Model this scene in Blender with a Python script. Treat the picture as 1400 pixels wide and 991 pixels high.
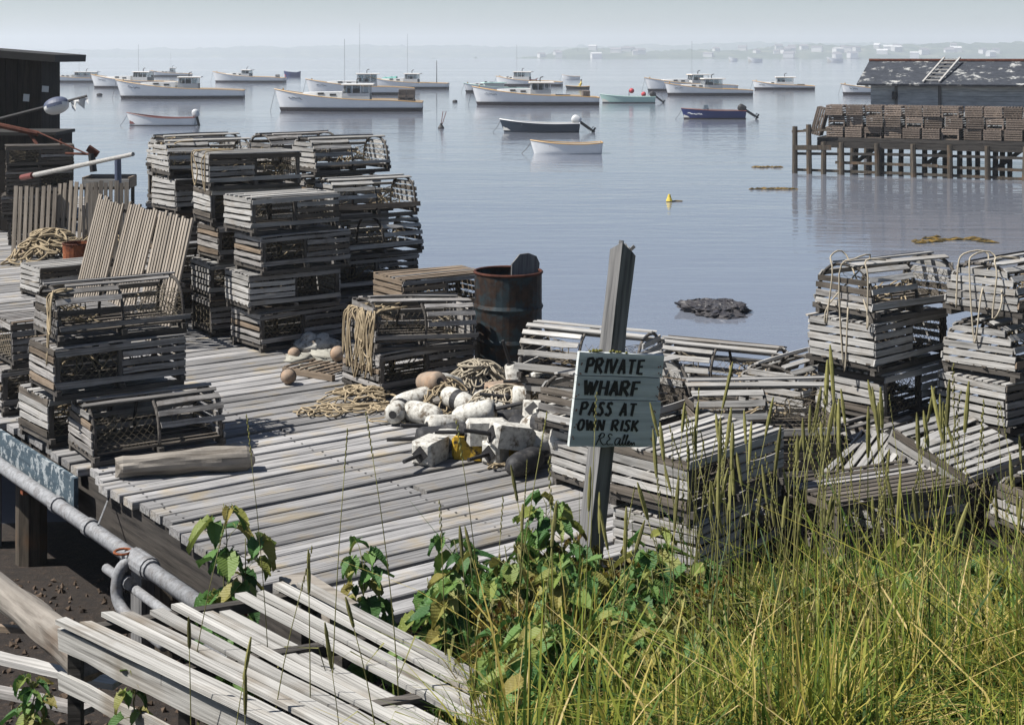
import bpy, math, random
import numpy as np
from mathutils import Vector, Matrix, Euler, noise

# ------------------------------------------------------------------ camera, world, sun, exposure
SC = bpy.context.scene
for o in list(bpy.data.objects):
    bpy.data.objects.remove(o)
EYE, F, CX, HY = 3.9, 2000.0, 646.0, 76.0          # eye height (m), focal length, principal x and horizon y (px of 1400x991)
cam = bpy.data.cameras.new('camera')
cam.sensor_fit = 'HORIZONTAL'; cam.sensor_width = 36.0
cam.lens = 36.0 * F / 1400.0
cam.shift_x = (700 - CX) / 1400.0
cam.shift_y = -(495.5 - HY) / 1400.0
cam.clip_start = 0.05; cam.clip_end = 9000
camo = bpy.data.objects.new('camera', cam)
SC.collection.objects.link(camo)
camo.location = (0, 0, EYE); camo.rotation_euler = (math.radians(90), 0, 0)
SC.camera = camo

SUN_DIR = Vector((-0.93, -0.16, 0.0)).normalized()
SUN_EL = math.radians(53)
world = bpy.data.worlds.new('World'); SC.world = world; world.use_nodes = True
wn = world.node_tree
sky = wn.nodes.new('ShaderNodeTexSky'); sky.sky_type = 'NISHITA'; sky.sun_disc = False
sky.sun_elevation = SUN_EL
sky.sun_rotation = math.atan2(SUN_DIR.x, SUN_DIR.y)
sky.air_density = 0.85; sky.dust_density = 0.5; sky.ozone_density = 2.0
wn.nodes['Background'].inputs['Strength'].default_value = 0.05
wn.links.new(sky.outputs[0], wn.nodes['Background'].inputs['Color'])
sl = bpy.data.lights.new('sun', 'SUN'); sl.energy = 5.0; sl.angle = math.radians(0.53); sl.color = (1.0, 0.965, 0.91)
slo = bpy.data.objects.new('sun', sl); SC.collection.objects.link(slo)
sv = Vector((SUN_DIR.x * math.cos(SUN_EL), SUN_DIR.y * math.cos(SUN_EL), math.sin(SUN_EL)))
slo.rotation_euler = sv.to_track_quat('Z', 'Y').to_euler(); slo.location = (-20, -5, 30)
SC.view_settings.view_transform = 'Standard'; SC.view_settings.look = 'None'
SC.view_settings.exposure = 0.72; SC.view_settings.gamma = 1.0
SC.cycles.volume_bounces = 3
SC.cycles.max_bounces = 8; SC.cycles.diffuse_bounces = 1
SC.cycles.transparent_max_bounces = 12

R = random.Random(7)
COL = SC.collection

# ------------------------------------------------------------------ helpers
def px(x, y, z):
    """point at height z seen at photo pixel (x, y)"""
    Y = F * (EYE - z) / (y - HY)
    return Vector(((x - CX) * Y / F, Y, z))

def pd(x, y, Y):
    """point at depth Y seen at photo pixel (x, y)"""
    return Vector(((x - CX) * Y / F, Y, EYE - (y - HY) * Y / F))

WA = math.radians(36.0)
VV = Vector((math.cos(WA), math.sin(WA), 0)); UU = Vector((-math.sin(WA), math.cos(WA), 0))
WP = Vector((-2.31, 9.33, 0))
DECK = 1.2
def uv(u, v, z=DECK):
    return WP + UU * u + VV * v + Vector((0, 0, z))

class MB:
    def __init__(s): s.v = []; s.f = []
    def add(s, vs, fs):
        b = len(s.v); s.v += [tuple(p) for p in vs]; s.f += [tuple(b + i for i in f) for f in fs]; return s
    def box(s, c, d, rot=None, taper=None):
        x, y, z = d[0] / 2, d[1] / 2, d[2] / 2
        vs = [Vector((sx * x, sy * y, sz * z)) for sz in (-1, 1) for sy in (-1, 1) for sx in (-1, 1)]
        if taper:
            vs = [Vector((p.x * (taper if p.z > 0 else 1), p.y * (taper if p.z > 0 else 1), p.z)) for p in vs]
        if rot is not None:
            m = Euler(rot).to_matrix() if not isinstance(rot, Matrix) else rot
            vs = [m @ p for p in vs]
        c = Vector(c)
        return s.add([p + c for p in vs], [(0, 2, 3, 1), (4, 5, 7, 6), (0, 1, 5, 4), (2, 6, 7, 3), (0, 4, 6, 2), (1, 3, 7, 5)])
    def beam(s, a, b, w, h, up=Vector((0, 0, 1))):
        a, b = Vector(a), Vector(b); d = (b - a); L = d.length; d.normalize()
        sd = d.cross(up)
        if sd.length < 1e-3: sd = Vector((1, 0, 0))
        sd.normalize(); u2 = sd.cross(d)
        vs = []
        for p in (a, b):
            for i, j in ((-1, -1), (1, -1), (1, 1), (-1, 1)):
                vs.append(p + sd * (i * w / 2) + u2 * (j * h / 2))
        return s.add(vs, [(0, 1, 2, 3), (7, 6, 5, 4), (0, 4, 5, 1), (1, 5, 6, 2), (2, 6, 7, 3), (3, 7, 4, 0)])
    def tube(s, pts, r, n=6, cap=True):
        pts = [Vector(p) for p in pts]
        rs = r if isinstance(r, (list, tuple)) else [r] * len(pts)
        vs = []; prev = None
        for i, p in enumerate(pts):
            t = (pts[min(i + 1, len(pts) - 1)] - pts[max(i - 1, 0)])
            if t.length < 1e-9: t = Vector((0, 0, 1))
            t.normalize()
            if prev is None:
                a = t.cross(Vector((0, 0, 1)))
                if a.length < 1e-2: a = t.cross(Vector((1, 0, 0)))
            else:
                a = prev - t * prev.dot(t)
                if a.length < 1e-4: a = t.cross(Vector((0.3, 0.9, 0.1)))
            a.normalize(); prev = a; b = t.cross(a)
            for k in range(n):
                q = 2 * math.pi * k / n
                vs.append(p + (a * math.cos(q) + b * math.sin(q)) * rs[i])
        fs = []
        for i in range(len(pts) - 1):
            for k in range(n):
                k2 = (k + 1) % n
                fs.append((i * n + k, i * n + k2, (i + 1) * n + k2, (i + 1) * n + k))
        if cap:
            fs.append(tuple(range(n))[::-1]); fs.append(tuple((len(pts) - 1) * n + k for k in range(n)))
        return s.add(vs, fs)
    def lathe(s, prof, n=16, axis='Z', c=(0, 0, 0), rot=None):
        vs = []; c = Vector(c)
        m = Euler(rot).to_matrix() if rot is not None else None
        for r, h in prof:
            for k in range(n):
                q = 2 * math.pi * k / n
                p = Vector((r * math.cos(q), r * math.sin(q), h))
                if axis == 'X': p = Vector((h, p.x, p.y))
                if m: p = m @ p
                vs.append(p + c)
        fs = []
        for i in range(len(prof) - 1):
            for k in range(n):
                k2 = (k + 1) % n
                fs.append((i * n + k, i * n + k2, (i + 1) * n + k2, (i + 1) * n + k))
        fs.append(tuple(range(n))[::-1]); fs.append(tuple((len(prof) - 1) * n + k for k in range(n)))
        return s.add(vs, fs)
    def mesh(s, name, mat, smooth=False):
        me = bpy.data.meshes.new(name); me.from_pydata(s.v, [], s.f)
        me.validate(clean_customdata=False)
        if mat: me.materials.append(mat)
        if smooth:
            me.polygons.foreach_set('use_smooth', [True] * len(me.polygons))
        me.update(); return me
    def build(s, name, mat, parent=None, loc=(0, 0, 0), rot=(0, 0, 0), smooth=False):
        return put(name, s.mesh(name, mat, smooth), parent, loc, rot)

def put(name, me, parent=None, loc=(0, 0, 0), rot=(0, 0, 0), scale=(1, 1, 1)):
    o = bpy.data.objects.new(name, me); COL.objects.link(o)
    o.location = loc; o.rotation_euler = rot; o.scale = scale
    if parent: o.parent = parent
    return o

def tag(o, label, cat, group=None, kind=None):
    if label: o['label'] = label
    if cat: o['category'] = cat
    if group: o['group'] = group
    if kind: o['kind'] = kind
    return o

def thing(name, label, cat, loc=(0, 0, 0), rot=(0, 0, 0), group=None):
    o = bpy.data.objects.new(name, None); COL.objects.link(o)
    o.empty_display_size = 0.1
    o.location = loc; o.rotation_euler = rot
    return tag(o, label, cat, group)

def smooth01(a, b, x):
    t = max(0.0, min(1.0, (x - a) / (b - a))); return t * t * (3 - 2 * t)
def lerp(a, b, t): return a + (b - a) * t
def table(tb, x):
    if x <= tb[0][0]: return tb[0][1]
    for (a, va), (b, vb) in zip(tb, tb[1:]):
        if x <= b:
            t = (x - a) / (b - a); return va + (vb - va) * t
    return tb[-1][1]

# ------------------------------------------------------------------ materials
def nt(name):
    m = bpy.data.materials.new(name); m.use_nodes = True
    t = m.node_tree; return m, t, t.nodes['Principled BSDF']
def N(t, k, **kw):
    n = t.nodes.new(k)
    for a, b in kw.items(): setattr(n, a, b)
    return n
def ramp(t, stops):
    n = t.nodes.new('ShaderNodeValToRGB'); e = n.color_ramp.elements
    e[0].position, e[0].color = stops[0][0], (*stops[0][1], 1)
    e[1].position, e[1].color = stops[-1][0], (*stops[-1][1], 1)
    for p, c in stops[1:-1]:
        k = e.new(p); k.color = (*c, 1)
    return n
def mixc(t, a, b, fac, mode='MIX'):
    n = t.nodes.new('ShaderNodeMix'); n.data_type = 'RGBA'; n.blend_type = mode
    for s, v in ((0, fac), (6, a), (7, b)):
        if hasattr(v, 'links') or hasattr(v, 'is_linked'): t.links.new(v, n.inputs[s])
        else: n.inputs[s].default_value = v if s == 0 else (*v, 1)
    return n.outputs[2]
def noise_n(t, vec, scale, detail=4, rough=0.6):
    n = t.nodes.new('ShaderNodeTexNoise'); n.inputs['Scale'].default_value = scale
    n.inputs['Detail'].default_value = detail; n.inputs['Roughness'].default_value = rough
    if vec: t.links.new(vec, n.inputs['Vector'])
    return n.outputs[0]
def coords(t, scale=(1, 1, 1), per_object=True):
    tc = t.nodes.new('ShaderNodeTexCoord'); mp = t.nodes.new('ShaderNodeMapping')
    mp.inputs['Scale'].default_value = scale
    t.links.new(tc.outputs['Object'], mp.inputs['Vector'])
    oi = t.nodes.new('ShaderNodeObjectInfo')
    if per_object:
        mu = t.nodes.new('ShaderNodeVectorMath'); mu.operation = 'SCALE'
        cb = t.nodes.new('ShaderNodeCombineXYZ')
        for i in range(3): t.links.new(oi.outputs['Random'], cb.inputs[i])
        t.links.new(cb.outputs[0], mu.inputs[0]); mu.inputs['Scale'].default_value = 37.0
        ad = t.nodes.new('ShaderNodeVectorMath'); ad.operation = 'ADD'
        t.links.new(mp.outputs[0], ad.inputs[0]); t.links.new(mu.outputs[0], ad.inputs[1])
        return ad.outputs[0], oi.outputs['Random'], tc.outputs['Object']
    return mp.outputs[0], oi.outputs['Random'], tc.outputs['Object']
def bump(t, bs, h, strength=0.3, dist=0.01):
    b = t.nodes.new('ShaderNodeBump'); b.inputs['Strength'].default_value = strength; b.inputs['Distance'].default_value = dist
    t.links.new(h, b.inputs['Height']); t.links.new(b.outputs[0], bs.inputs['Normal'])

WOODK = 0.86
def wood(name, dark, light, axis='X', stain=None, stain_amt=0.5, vary=0.35, rough=0.85, grain=40, paint=None, paint_amt=0.5):
    dark = tuple(c * WOODK * 0.8 for c in dark); light = tuple(c * WOODK for c in light)
    if stain: stain = tuple(c * WOODK for c in stain)
    if paint: paint = tuple(c * 0.75 for c in paint)
    m, t, bs = nt(name)
    sc = {'X': (2.0, grain, grain), 'Y': (grain, 2.0, grain), 'Z': (grain, grain, 2.0)}[axis]
    vec, rnd, oc = coords(t, sc)
    g = noise_n(t, vec, 1.0, 5, 0.65)
    rp = ramp(t, [(0.28, dark), (0.5, tuple(lerp(a, b, 0.6) for a, b in zip(dark, light))), (0.72, light)])
    t.links.new(g, rp.inputs[0])
    col = rp.outputs[0]
    mp2 = t.nodes.new('ShaderNodeVectorMath'); mp2.operation = 'ADD'
    t.links.new(oc, mp2.inputs[0])
    cb = t.nodes.new('ShaderNodeCombineXYZ'); mm = N(t, 'ShaderNodeMath', operation='MULTIPLY'); mm.inputs[1].default_value = 19.0
    t.links.new(rnd, mm.inputs[0])
    for i in range(3): t.links.new(mm.outputs[0], cb.inputs[i])
    t.links.new(cb.outputs[0], mp2.inputs[1])
    big = noise_n(t, mp2.outputs[0], 3.5, 3, 0.6)
    if stain:
        rs = ramp(t, [(0.52, (0, 0, 0)), (0.7, (1, 1, 1))]); t.links.new(big, rs.inputs[0])
        ms = N(t, 'ShaderNodeMath', operation='MULTIPLY'); ms.inputs[1].default_value = stain_amt
        t.links.new(rs.outputs[0], ms.inputs[0])
        col = mixc(t, col, stain, ms.outputs[0])
    if paint:
        fine = noise_n(t, mp2.outputs[0], 14, 6, 0.75)
        rs = ramp(t, [(0.60 - paint_amt * 0.3, (1, 1, 1)), (0.64 - paint_amt * 0.3, (0, 0, 0))]); t.links.new(fine, rs.inputs[0])
        inv = ramp(t, [(0, (1, 1, 1)), (1, (0, 0, 0))]); t.links.new(rs.outputs[0], inv.inputs[0])
        col = mixc(t, col, paint, inv.outputs[0])
    # tone of each piece
    hv = N(t, 'ShaderNodeMapRange'); hv.inputs[3].default_value = 1 - vary; hv.inputs[4].default_value = 1 + vary * 0.6
    t.links.new(rnd, hv.inputs[0])
    mr = N(t, 'ShaderNodeMapRange'); mr.inputs[3].default_value = 0.75; mr.inputs[4].default_value = 1.2
    t.links.new(big, mr.inputs[0])
    mu = N(t, 'ShaderNodeMath', operation='MULTIPLY'); t.links.new(hv.outputs[0], mu.inputs[0]); t.links.new(mr.outputs[0], mu.inputs[1])
    vm = t.nodes.new('ShaderNodeVectorMath'); vm.operation = 'SCALE'
    t.links.new(col, vm.inputs[0]); t.links.new(mu.outputs[0], vm.inputs['Scale'])
    t.links.new(vm.outputs[0], bs.inputs['Base Color'])
    bs.inputs['Roughness'].default_value = rough
    bs.inputs['Specular IOR Level'].default_value = 0.25
    bump(t, bs, g, 0.5, 0.008)
    return m

def paintm(name, col, rough=0.45, dirt=0.25, vary=0.06, scale=4.0, spec=0.4, dirtcol=None):
    m, t, bs = nt(name)
    vec, rnd, oc = coords(t, (1, 1, 1))
    n1 = noise_n(t, vec, scale, 5, 0.65)
    rp = ramp(t, [(0.35, (1, 1, 1)), (0.75, (0, 0, 0))]); t.links.new(n1, rp.inputs[0])
    dc = dirtcol or tuple(c * 0.55 for c in col)
    ms = N(t, 'ShaderNodeMath', operation='MULTIPLY'); ms.inputs[1].default_value = dirt
    iv = N(t, 'ShaderNodeMath', operation='SUBTRACT'); iv.inputs[0].default_value = 1.0
    t.links.new(rp.outputs[0], iv.inputs[1]); t.links.new(iv.outputs[0], ms.inputs[0])
    c = mixc(t, col, dc, ms.outputs[0])
    hv = N(t, 'ShaderNodeMapRange'); hv.inputs[3].default_value = 1 - vary; hv.inputs[4].default_value = 1 + vary
    t.links.new(rnd, hv.inputs[0])
    vm = t.nodes.new('ShaderNodeVectorMath'); vm.operation = 'SCALE'
    t.links.new(c, vm.inputs[0]); t.links.new(hv.outputs[0], vm.inputs['Scale'])
    t.links.new(vm.outputs[0], bs.inputs['Base Color'])
    bs.inputs['Roughness'].default_value = rough; bs.inputs['Specular IOR Level'].default_value = spec
    bump(t, bs, n1, 0.12, 0.01)
    return m

def patchy(name, c1, c2, thr=0.5, scale=9.0, rough=0.7, width=0.05, c3=None):
    """two paints / paint over bare material in flakes"""
    m, t, bs = nt(name)
    vec, rnd, oc = coords(t, (1, 1, 1))
    n1 = noise_n(t, vec, scale, 7, 0.7)
    rp = ramp(t, [(thr - width, (0, 0, 0)), (thr + width, (1, 1, 1))]); t.links.new(n1, rp.inputs[0])
    n2 = noise_n(t, vec, scale * 2.7, 5, 0.6)
    r2 = ramp(t, [(0.3, tuple(c * 0.6 for c in c1)), (0.6, c1)]); t.links.new(n2, r2.inputs[0])
    r3 = ramp(t, [(0.3, tuple(c * 0.75 for c in c2)), (0.6, c2 if not c3 else c3)]); t.links.new(n2, r3.inputs[0])
    c = mixc(t, r2.outputs[0], r3.outputs[0], rp.outputs[0])
    t.links.new(c, bs.inputs['Base Color']); bs.inputs['Roughness'].default_value = rough
    bs.inputs['Specular IOR Level'].default_value = 0.25
    bump(t, bs, n1, 0.3, 0.01)
    return m

M = {}
M['deck'] = wood('deck_wood', (0.10, 0.097, 0.096), (0.47, 0.46, 0.455), 'X', stain=(0.34, 0.255, 0.12), stain_amt=0.5, vary=0.4, grain=55)
M['lath'] = wood('lath_wood', (0.10, 0.093, 0.088), (0.43, 0.41, 0.39), 'X', stain=(0.09, 0.07, 0.055), stain_amt=0.55, vary=0.45, grain=60)
M['lathw'] = wood('lath_bleached', (0.22, 0.212, 0.2), (0.55, 0.535, 0.51), 'X', stain=(0.24, 0.2, 0.15), stain_amt=0.5, vary=0.28, grain=60)
M['lathb'] = wood('lath_brown', (0.11, 0.08, 0.055), (0.32, 0.25, 0.185), 'X', vary=0.35, grain=60)
M['frame'] = wood('trap_frame', (0.03, 0.027, 0.024), (0.15, 0.135, 0.12), 'X', vary=0.4, grain=50)  # dark wood, lowered further to put the trap's inner shade into its colour
M['lathd'] = wood('lath_dark', (0.045, 0.038, 0.03), (0.18, 0.155, 0.13), 'X', vary=0.4, grain=60)
M['crate'] = wood('crate_slat', (0.17, 0.16, 0.145), (0.58, 0.565, 0.53), 'X', stain=(0.16, 0.12, 0.075), stain_amt=0.8, vary=0.22, grain=90)
M['panel'] = wood('panel_lath', (0.17, 0.145, 0.115), (0.42, 0.365, 0.305), 'Z', stain=(0.2, 0.15, 0.1), stain_amt=0.4, vary=0.25, grain=55)
M['beam'] = wood('tarred_beam', (0.02, 0.018, 0.017), (0.085, 0.075, 0.066), 'X', vary=0.25, grain=30)
M['pile'] = wood('pile_wood', (0.03, 0.025, 0.02), (0.14, 0.115, 0.088), 'Z', stain=(0.14, 0.075, 0.035), stain_amt=0.6, vary=0.25, grain=25)
M['post'] = wood('post_wood', (0.06, 0.06, 0.063), (0.27, 0.265, 0.26), 'Z', vary=0.1, grain=45)
M['log'] = wood('driftwood', (0.13, 0.11, 0.09), (0.38, 0.345, 0.30), 'X', stain=(0.12, 0.085, 0.06), stain_amt=0.7, vary=0.15, grain=30)
M['fascia'] = wood('fascia_paint', (0.04, 0.065, 0.09), (0.09, 0.13, 0.16), 'X', paint=(0.42, 0.46, 0.48), paint_amt=0.25, grain=25)
M['shedwall'] = wood('tarred_board', (0.008, 0.007, 0.006), (0.035, 0.028, 0.023), 'Z', vary=0.3, grain=25)
M['sign'] = wood('sign_board', (0.46, 0.50, 0.49), (0.74, 0.78, 0.76), 'X', stain=(0.2, 0.21, 0.19), stain_amt=0.35, vary=0.1, grain=30)
M['pierwall'] = wood('shingle_wall', (0.36, 0.4, 0.43), (0.7, 0.73, 0.74), 'X', vary=0.2, grain=18)
M['piertrap'] = wood('pier_trap_lath', (0.06, 0.044, 0.035), (0.36, 0.285, 0.23), 'X', vary=0.4, grain=40)
M['ink'] = paintm('sign_ink', (0.012, 0.012, 0.014), 0.6, 0.4, 0.0, 30)
M['white'] = paintm('boat_white', (0.70, 0.71, 0.72), 0.4, 0.18, 0.05, 1.5)
M['offwhite'] = paintm('cabin_white', (0.62, 0.62, 0.61), 0.45, 0.15, 0.04, 2)
M['buff'] = paintm('rail_buff', (0.50, 0.30, 0.11), 0.5, 0.3, 0.1, 4)
M['bottom'] = paintm('bottom_paint', (0.03, 0.02, 0.022), 0.6, 0.3, 0.1, 4)
M['boatdeck'] = paintm('boat_deck', (0.55, 0.54, 0.5), 0.6, 0.3, 0.1, 3)
M['dark'] = paintm('dark_gear', (0.025, 0.024, 0.025), 0.6, 0.4, 0.1, 6)
M['navy'] = paintm('navy_paint', (0.018, 0.03, 0.13), 0.35, 0.3, 0.05, 3)
M['slate'] = paintm('slate_paint', (0.022, 0.035, 0.055), 0.4, 0.4, 0.05, 3)
M['mint'] = paintm('mint_paint', (0.36, 0.52, 0.47), 0.45, 0.2, 0.05, 3)
M['green'] = paintm('green_canvas', (0.10, 0.27, 0.24), 0.8, 0.3, 0.05, 2)
M['red'] = paintm('red_paint', (0.42, 0.03, 0.04), 0.5, 0.3, 0.05, 6)
M['pinkred'] = paintm('dull_red', (0.17, 0.05, 0.04), 0.5, 0.3, 0.05, 6)
M['yellowcloth'] = paintm('yellow_oilskin', (0.6, 0.45, 0.06), 0.6, 0.2, 0.05, 6)
M['skin'] = paintm('skin', (0.42, 0.26, 0.18), 0.6, 0.1, 0.0, 6)
M['steel'] = paintm('mast_metal', (0.3, 0.31, 0.33), 0.4, 0.3, 0.1, 8)
M['pipe'] = patchy('pipe_galvanised', (0.26, 0.265, 0.275), (0.13, 0.12, 0.115), 0.6, 16, 0.6, 0.12)
M['rust'] = patchy('rust', (0.11, 0.032, 0.016), (0.26, 0.085, 0.035), 0.5, 10, 0.9, 0.12)
M['redrust'] = patchy('red_rust', (0.05, 0.014, 0.009), (0.10, 0.034, 0.02), 0.5, 10, 0.85, 0.12)
M['drum'] = patchy('drum_paint', (0.02, 0.033, 0.04), (0.012, 0.008, 0.007), 0.49, 6, 0.6, 0.05, c3=(0.035, 0.02, 0.013))
M['drumrim'] = patchy('drum_rim', (0.05, 0.017, 0.012), (0.09, 0.032, 0.02), 0.5, 10, 0.9, 0.1)
M['buoyw'] = patchy('buoy_white', (0.52, 0.505, 0.46), (0.12, 0.095, 0.07), 0.58, 15, 0.75, 0.07)
M['buoyy'] = patchy('buoy_yellow', (0.55, 0.35, 0.035), (0.03, 0.026, 0.022), 0.56, 8, 0.6, 0.04)
M['buoyb'] = patchy('buoy_black', (0.03, 0.03, 0.032), (0.09, 0.085, 0.08), 0.6, 8, 0.6, 0.06)
M['buoyblue'] = paintm('buoy_blue', (0.07, 0.085, 0.135), 0.5, 0.3, 0.05, 6)
M['buoyp'] = patchy('buoy_faded', (0.34, 0.235, 0.16), (0.26, 0.21, 0.165), 0.5, 7, 0.7, 0.1)
M['rope'] = paintm('rope', (0.33, 0.265, 0.175), 0.95, 0.5, 0.15, 40, 0.1)
M['ropew'] = paintm('rope_pale', (0.40, 0.35, 0.27), 0.95, 0.4, 0.15, 40, 0.1)
M['twine'] = paintm('twine', (0.20, 0.17, 0.125), 0.95, 0.5, 0.3, 30, 0.1)
M['sack'] = paintm('sacking', (0.30, 0.29, 0.25), 0.95, 0.6, 0.2, 14, 0.1)
M['paper'] = paintm('paper', (0.5, 0.51, 0.5), 0.8, 0.15, 0.05, 10)
M['roofdark'] = paintm('roof_felt', (0.03, 0.028, 0.026), 0.8, 0.5, 0.05, 5)
M['pierroof'] = patchy('pier_roof', (0.042, 0.047, 0.058), (0.45, 0.45, 0.43), 0.60, 2.2, 0.85, 0.05)
M['rockm'] = patchy('wet_rock', (0.025, 0.024, 0.03), (0.075, 0.07, 0.07), 0.5, 5, 0.45, 0.15)
M['weed'] = patchy('seaweed', (0.06, 0.045, 0.015), (0.28, 0.17, 0.035), 0.55, 4, 0.6, 0.1)
M['cowl'] = paintm('motor_cowl', (0.55, 0.56, 0.57), 0.3, 0.2, 0.03, 5)
M['housew'] = paintm('house_white', (0.5, 0.49, 0.47), 0.7, 0.2, 0.15, 0.5)
M['houser'] = paintm('house_roof', (0.16, 0.15, 0.15), 0.8, 0.4, 0.3, 0.5)

def glassm():
    m = bpy.data.materials.new('window_glass'); m.use_nodes = True; t = m.node_tree; t.nodes.clear()
    out = t.nodes.new('ShaderNodeOutputMaterial'); mx = t.nodes.new('ShaderNodeMixShader')
    tr = t.nodes.new('ShaderNodeBsdfTransparent'); tr.inputs[0].default_value = (0.62, 0.66, 0.68, 1)
    gl = t.nodes.new('ShaderNodeBsdfGlossy'); gl.inputs['Roughness'].default_value = 0.06; gl.inputs[0].default_value = (0.8, 0.82, 0.85, 1)
    fr = t.nodes.new('ShaderNodeFresnel'); fr.inputs[0].default_value = 1.5
    t.links.new(fr.outputs[0], mx.inputs[0]); t.links.new(tr.outputs[0], mx.inputs[1]); t.links.new(gl.outputs[0], mx.inputs[2])
    t.links.new(mx.outputs[0], out.inputs[0]); return m
M['glass'] = glassm()

def waterm():
    m, t, bs = nt('harbour_water')
    tc = t.nodes.new('ShaderNodeTexCoord')
    mp = t.nodes.new('ShaderNodeMapping'); mp.inputs['Scale'].default_value = (0.35, 1.0, 1.0)
    t.links.new(tc.outputs['Object'], mp.inputs[0])
    a = noise_n(t, mp.outputs[0], 2.2, 3, 0.55)
    mp2 = t.nodes.new('ShaderNodeMapping'); mp2.inputs['Scale'].default_value = (0.10, 0.32, 1.0)
    t.links.new(tc.outputs['Object'], mp2.inputs[0])
    b = noise_n(t, mp2.outputs[0], 1.0, 3, 0.5)
    mp3 = t.nodes.new('ShaderNodeMapping'); mp3.inputs['Scale'].default_value = (0.004, 0.022, 1.0)
    t.links.new(tc.outputs['Object'], mp3.inputs[0])
    cc = noise_n(t, mp3.outputs[0], 1.0, 3, 0.55)
    ad = N(t, 'ShaderNodeMath', operation='MULTIPLY_ADD'); ad.inputs[1].default_value = 2.5
    t.links.new(b, ad.inputs[0]); t.links.new(a, ad.inputs[2])
    bp = t.nodes.new('ShaderNodeBump'); bp.inputs['Distance'].default_value = 0.024
    r0 = N(t, 'ShaderNodeMapRange'); r0.inputs[1].default_value = 0.35; r0.inputs[2].default_value = 0.65
    r0.inputs[3].default_value = 0.14; r0.inputs[4].default_value = 0.95
    t.links.new(cc, r0.inputs[0]); t.links.new(r0.outputs[0], bp.inputs['Strength'])
    t.links.new(ad.outputs[0], bp.inputs['Height']); t.links.new(bp.outputs[0], bs.inputs['Normal'])
    bs.inputs['Base Color'].default_value = (0.15, 0.165, 0.2, 1)
    bs.inputs['Roughness'].default_value = 0.06; bs.inputs['IOR'].default_value = 1.333
    bs.inputs['Specular IOR Level'].default_value = 0.5
    return m
M['water'] = waterm()

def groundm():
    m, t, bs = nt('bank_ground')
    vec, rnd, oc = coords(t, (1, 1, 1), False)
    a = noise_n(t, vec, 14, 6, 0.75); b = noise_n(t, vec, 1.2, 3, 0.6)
    rp = ramp(t, [(0.3, (0.006, 0.004, 0.003)), (0.58, (0.022, 0.014, 0.009)), (0.78, (0.085, 0.055, 0.035))]); t.links.new(a, rp.inputs[0])  # brown shore gravel, darkened further: shade under the wharf painted into the colour
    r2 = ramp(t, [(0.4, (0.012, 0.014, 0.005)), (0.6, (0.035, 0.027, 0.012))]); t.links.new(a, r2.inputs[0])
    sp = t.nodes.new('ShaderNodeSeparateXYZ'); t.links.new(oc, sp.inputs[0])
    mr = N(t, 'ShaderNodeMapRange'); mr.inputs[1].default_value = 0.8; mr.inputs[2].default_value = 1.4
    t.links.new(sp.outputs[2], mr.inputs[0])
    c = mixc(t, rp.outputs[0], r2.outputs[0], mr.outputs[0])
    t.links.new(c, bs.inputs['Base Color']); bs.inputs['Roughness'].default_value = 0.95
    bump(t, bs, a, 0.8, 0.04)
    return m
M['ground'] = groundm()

def leafm(name, cols, trans=0.35, attr=True):
    m = bpy.data.materials.new(name); m.use_nodes = True; t = m.node_tree
    bs = t.nodes['Principled BSDF']; out = t.nodes['Material Output']
    rp = ramp(t, [(i / (len(cols) - 1), c) for i, c in enumerate(cols)])
    if attr:
        at = t.nodes.new('ShaderNodeAttribute'); at.attribute_name = 'tone'; t.links.new(at.outputs['Fac'], rp.inputs[0])
    else:
        oi = t.nodes.new('ShaderNodeObjectInfo'); t.links.new(oi.outputs['Random'], rp.inputs[0])
        tc = t.nodes.new('ShaderNodeTexCoord'); sp = t.nodes.new('ShaderNodeSeparateXYZ'); t.links.new(tc.outputs['Object'], sp.inputs[0])
        ab = N(t, 'ShaderNodeMath', operation='ABSOLUTE'); t.links.new(sp.outputs[1], ab.inputs[0])
        ma = N(t, 'ShaderNodeMath', operation='MULTIPLY_ADD'); t.links.new(ab.outputs[0], ma.inputs[0]); ma.inputs[1].default_value = -0.9; t.links.new(sp.outputs[0], ma.inputs[2])
        mb = N(t, 'ShaderNodeMath', operation='MULTIPLY'); t.links.new(ma.outputs[0], mb.inputs[0]); mb.inputs[1].default_value = 560.0
        sn = N(t, 'ShaderNodeMath', operation='SINE'); t.links.new(mb.outputs[0], sn.inputs[0])
        bump(t, bs, sn.outputs[0], 0.25, 0.002)
    t.links.new(rp.outputs[0], bs.inputs['Base Color']); bs.inputs['Roughness'].default_value = 0.55
    bs.inputs['Specular IOR Level'].default_value = 0.3
    tl = t.nodes.new('ShaderNodeBsdfTranslucent'); t.links.new(rp.outputs[0], tl.inputs[0])
    mx = t.nodes.new('ShaderNodeMixShader'); mx.inputs[0].default_value = trans
    t.links.new(bs.outputs[0], mx.inputs[1]); t.links.new(tl.outputs[0], mx.inputs[2]); t.links.new(mx.outputs[0], out.inputs[0])
    return m
M['grass'] = leafm('grass_blade', [(0.02, 0.058, 0.009), (0.08, 0.14, 0.02), (0.24, 0.26, 0.04), (0.42, 0.34, 0.08), (0.55, 0.43, 0.19)])
M['leaf'] = leafm('bramble_leaf', [(0.028, 0.08, 0.02), (0.06, 0.14, 0.035), (0.105, 0.19, 0.045), (0.19, 0.22, 0.05), (0.24, 0.2, 0.06)], 0.25, False)
M['yleaf'] = leafm('yellowing_leaf', [(0.10, 0.13, 0.025), (0.20, 0.16, 0.03), (0.13, 0.07, 0.025)], 0.3, False)
M['stem'] = paintm('plant_stem', (0.12, 0.12, 0.045), 0.7, 0.4, 0.2, 20)
M['straw'] = paintm('grass_stem', (0.14, 0.135, 0.04), 0.7, 0.4, 0.35, 20)
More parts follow.
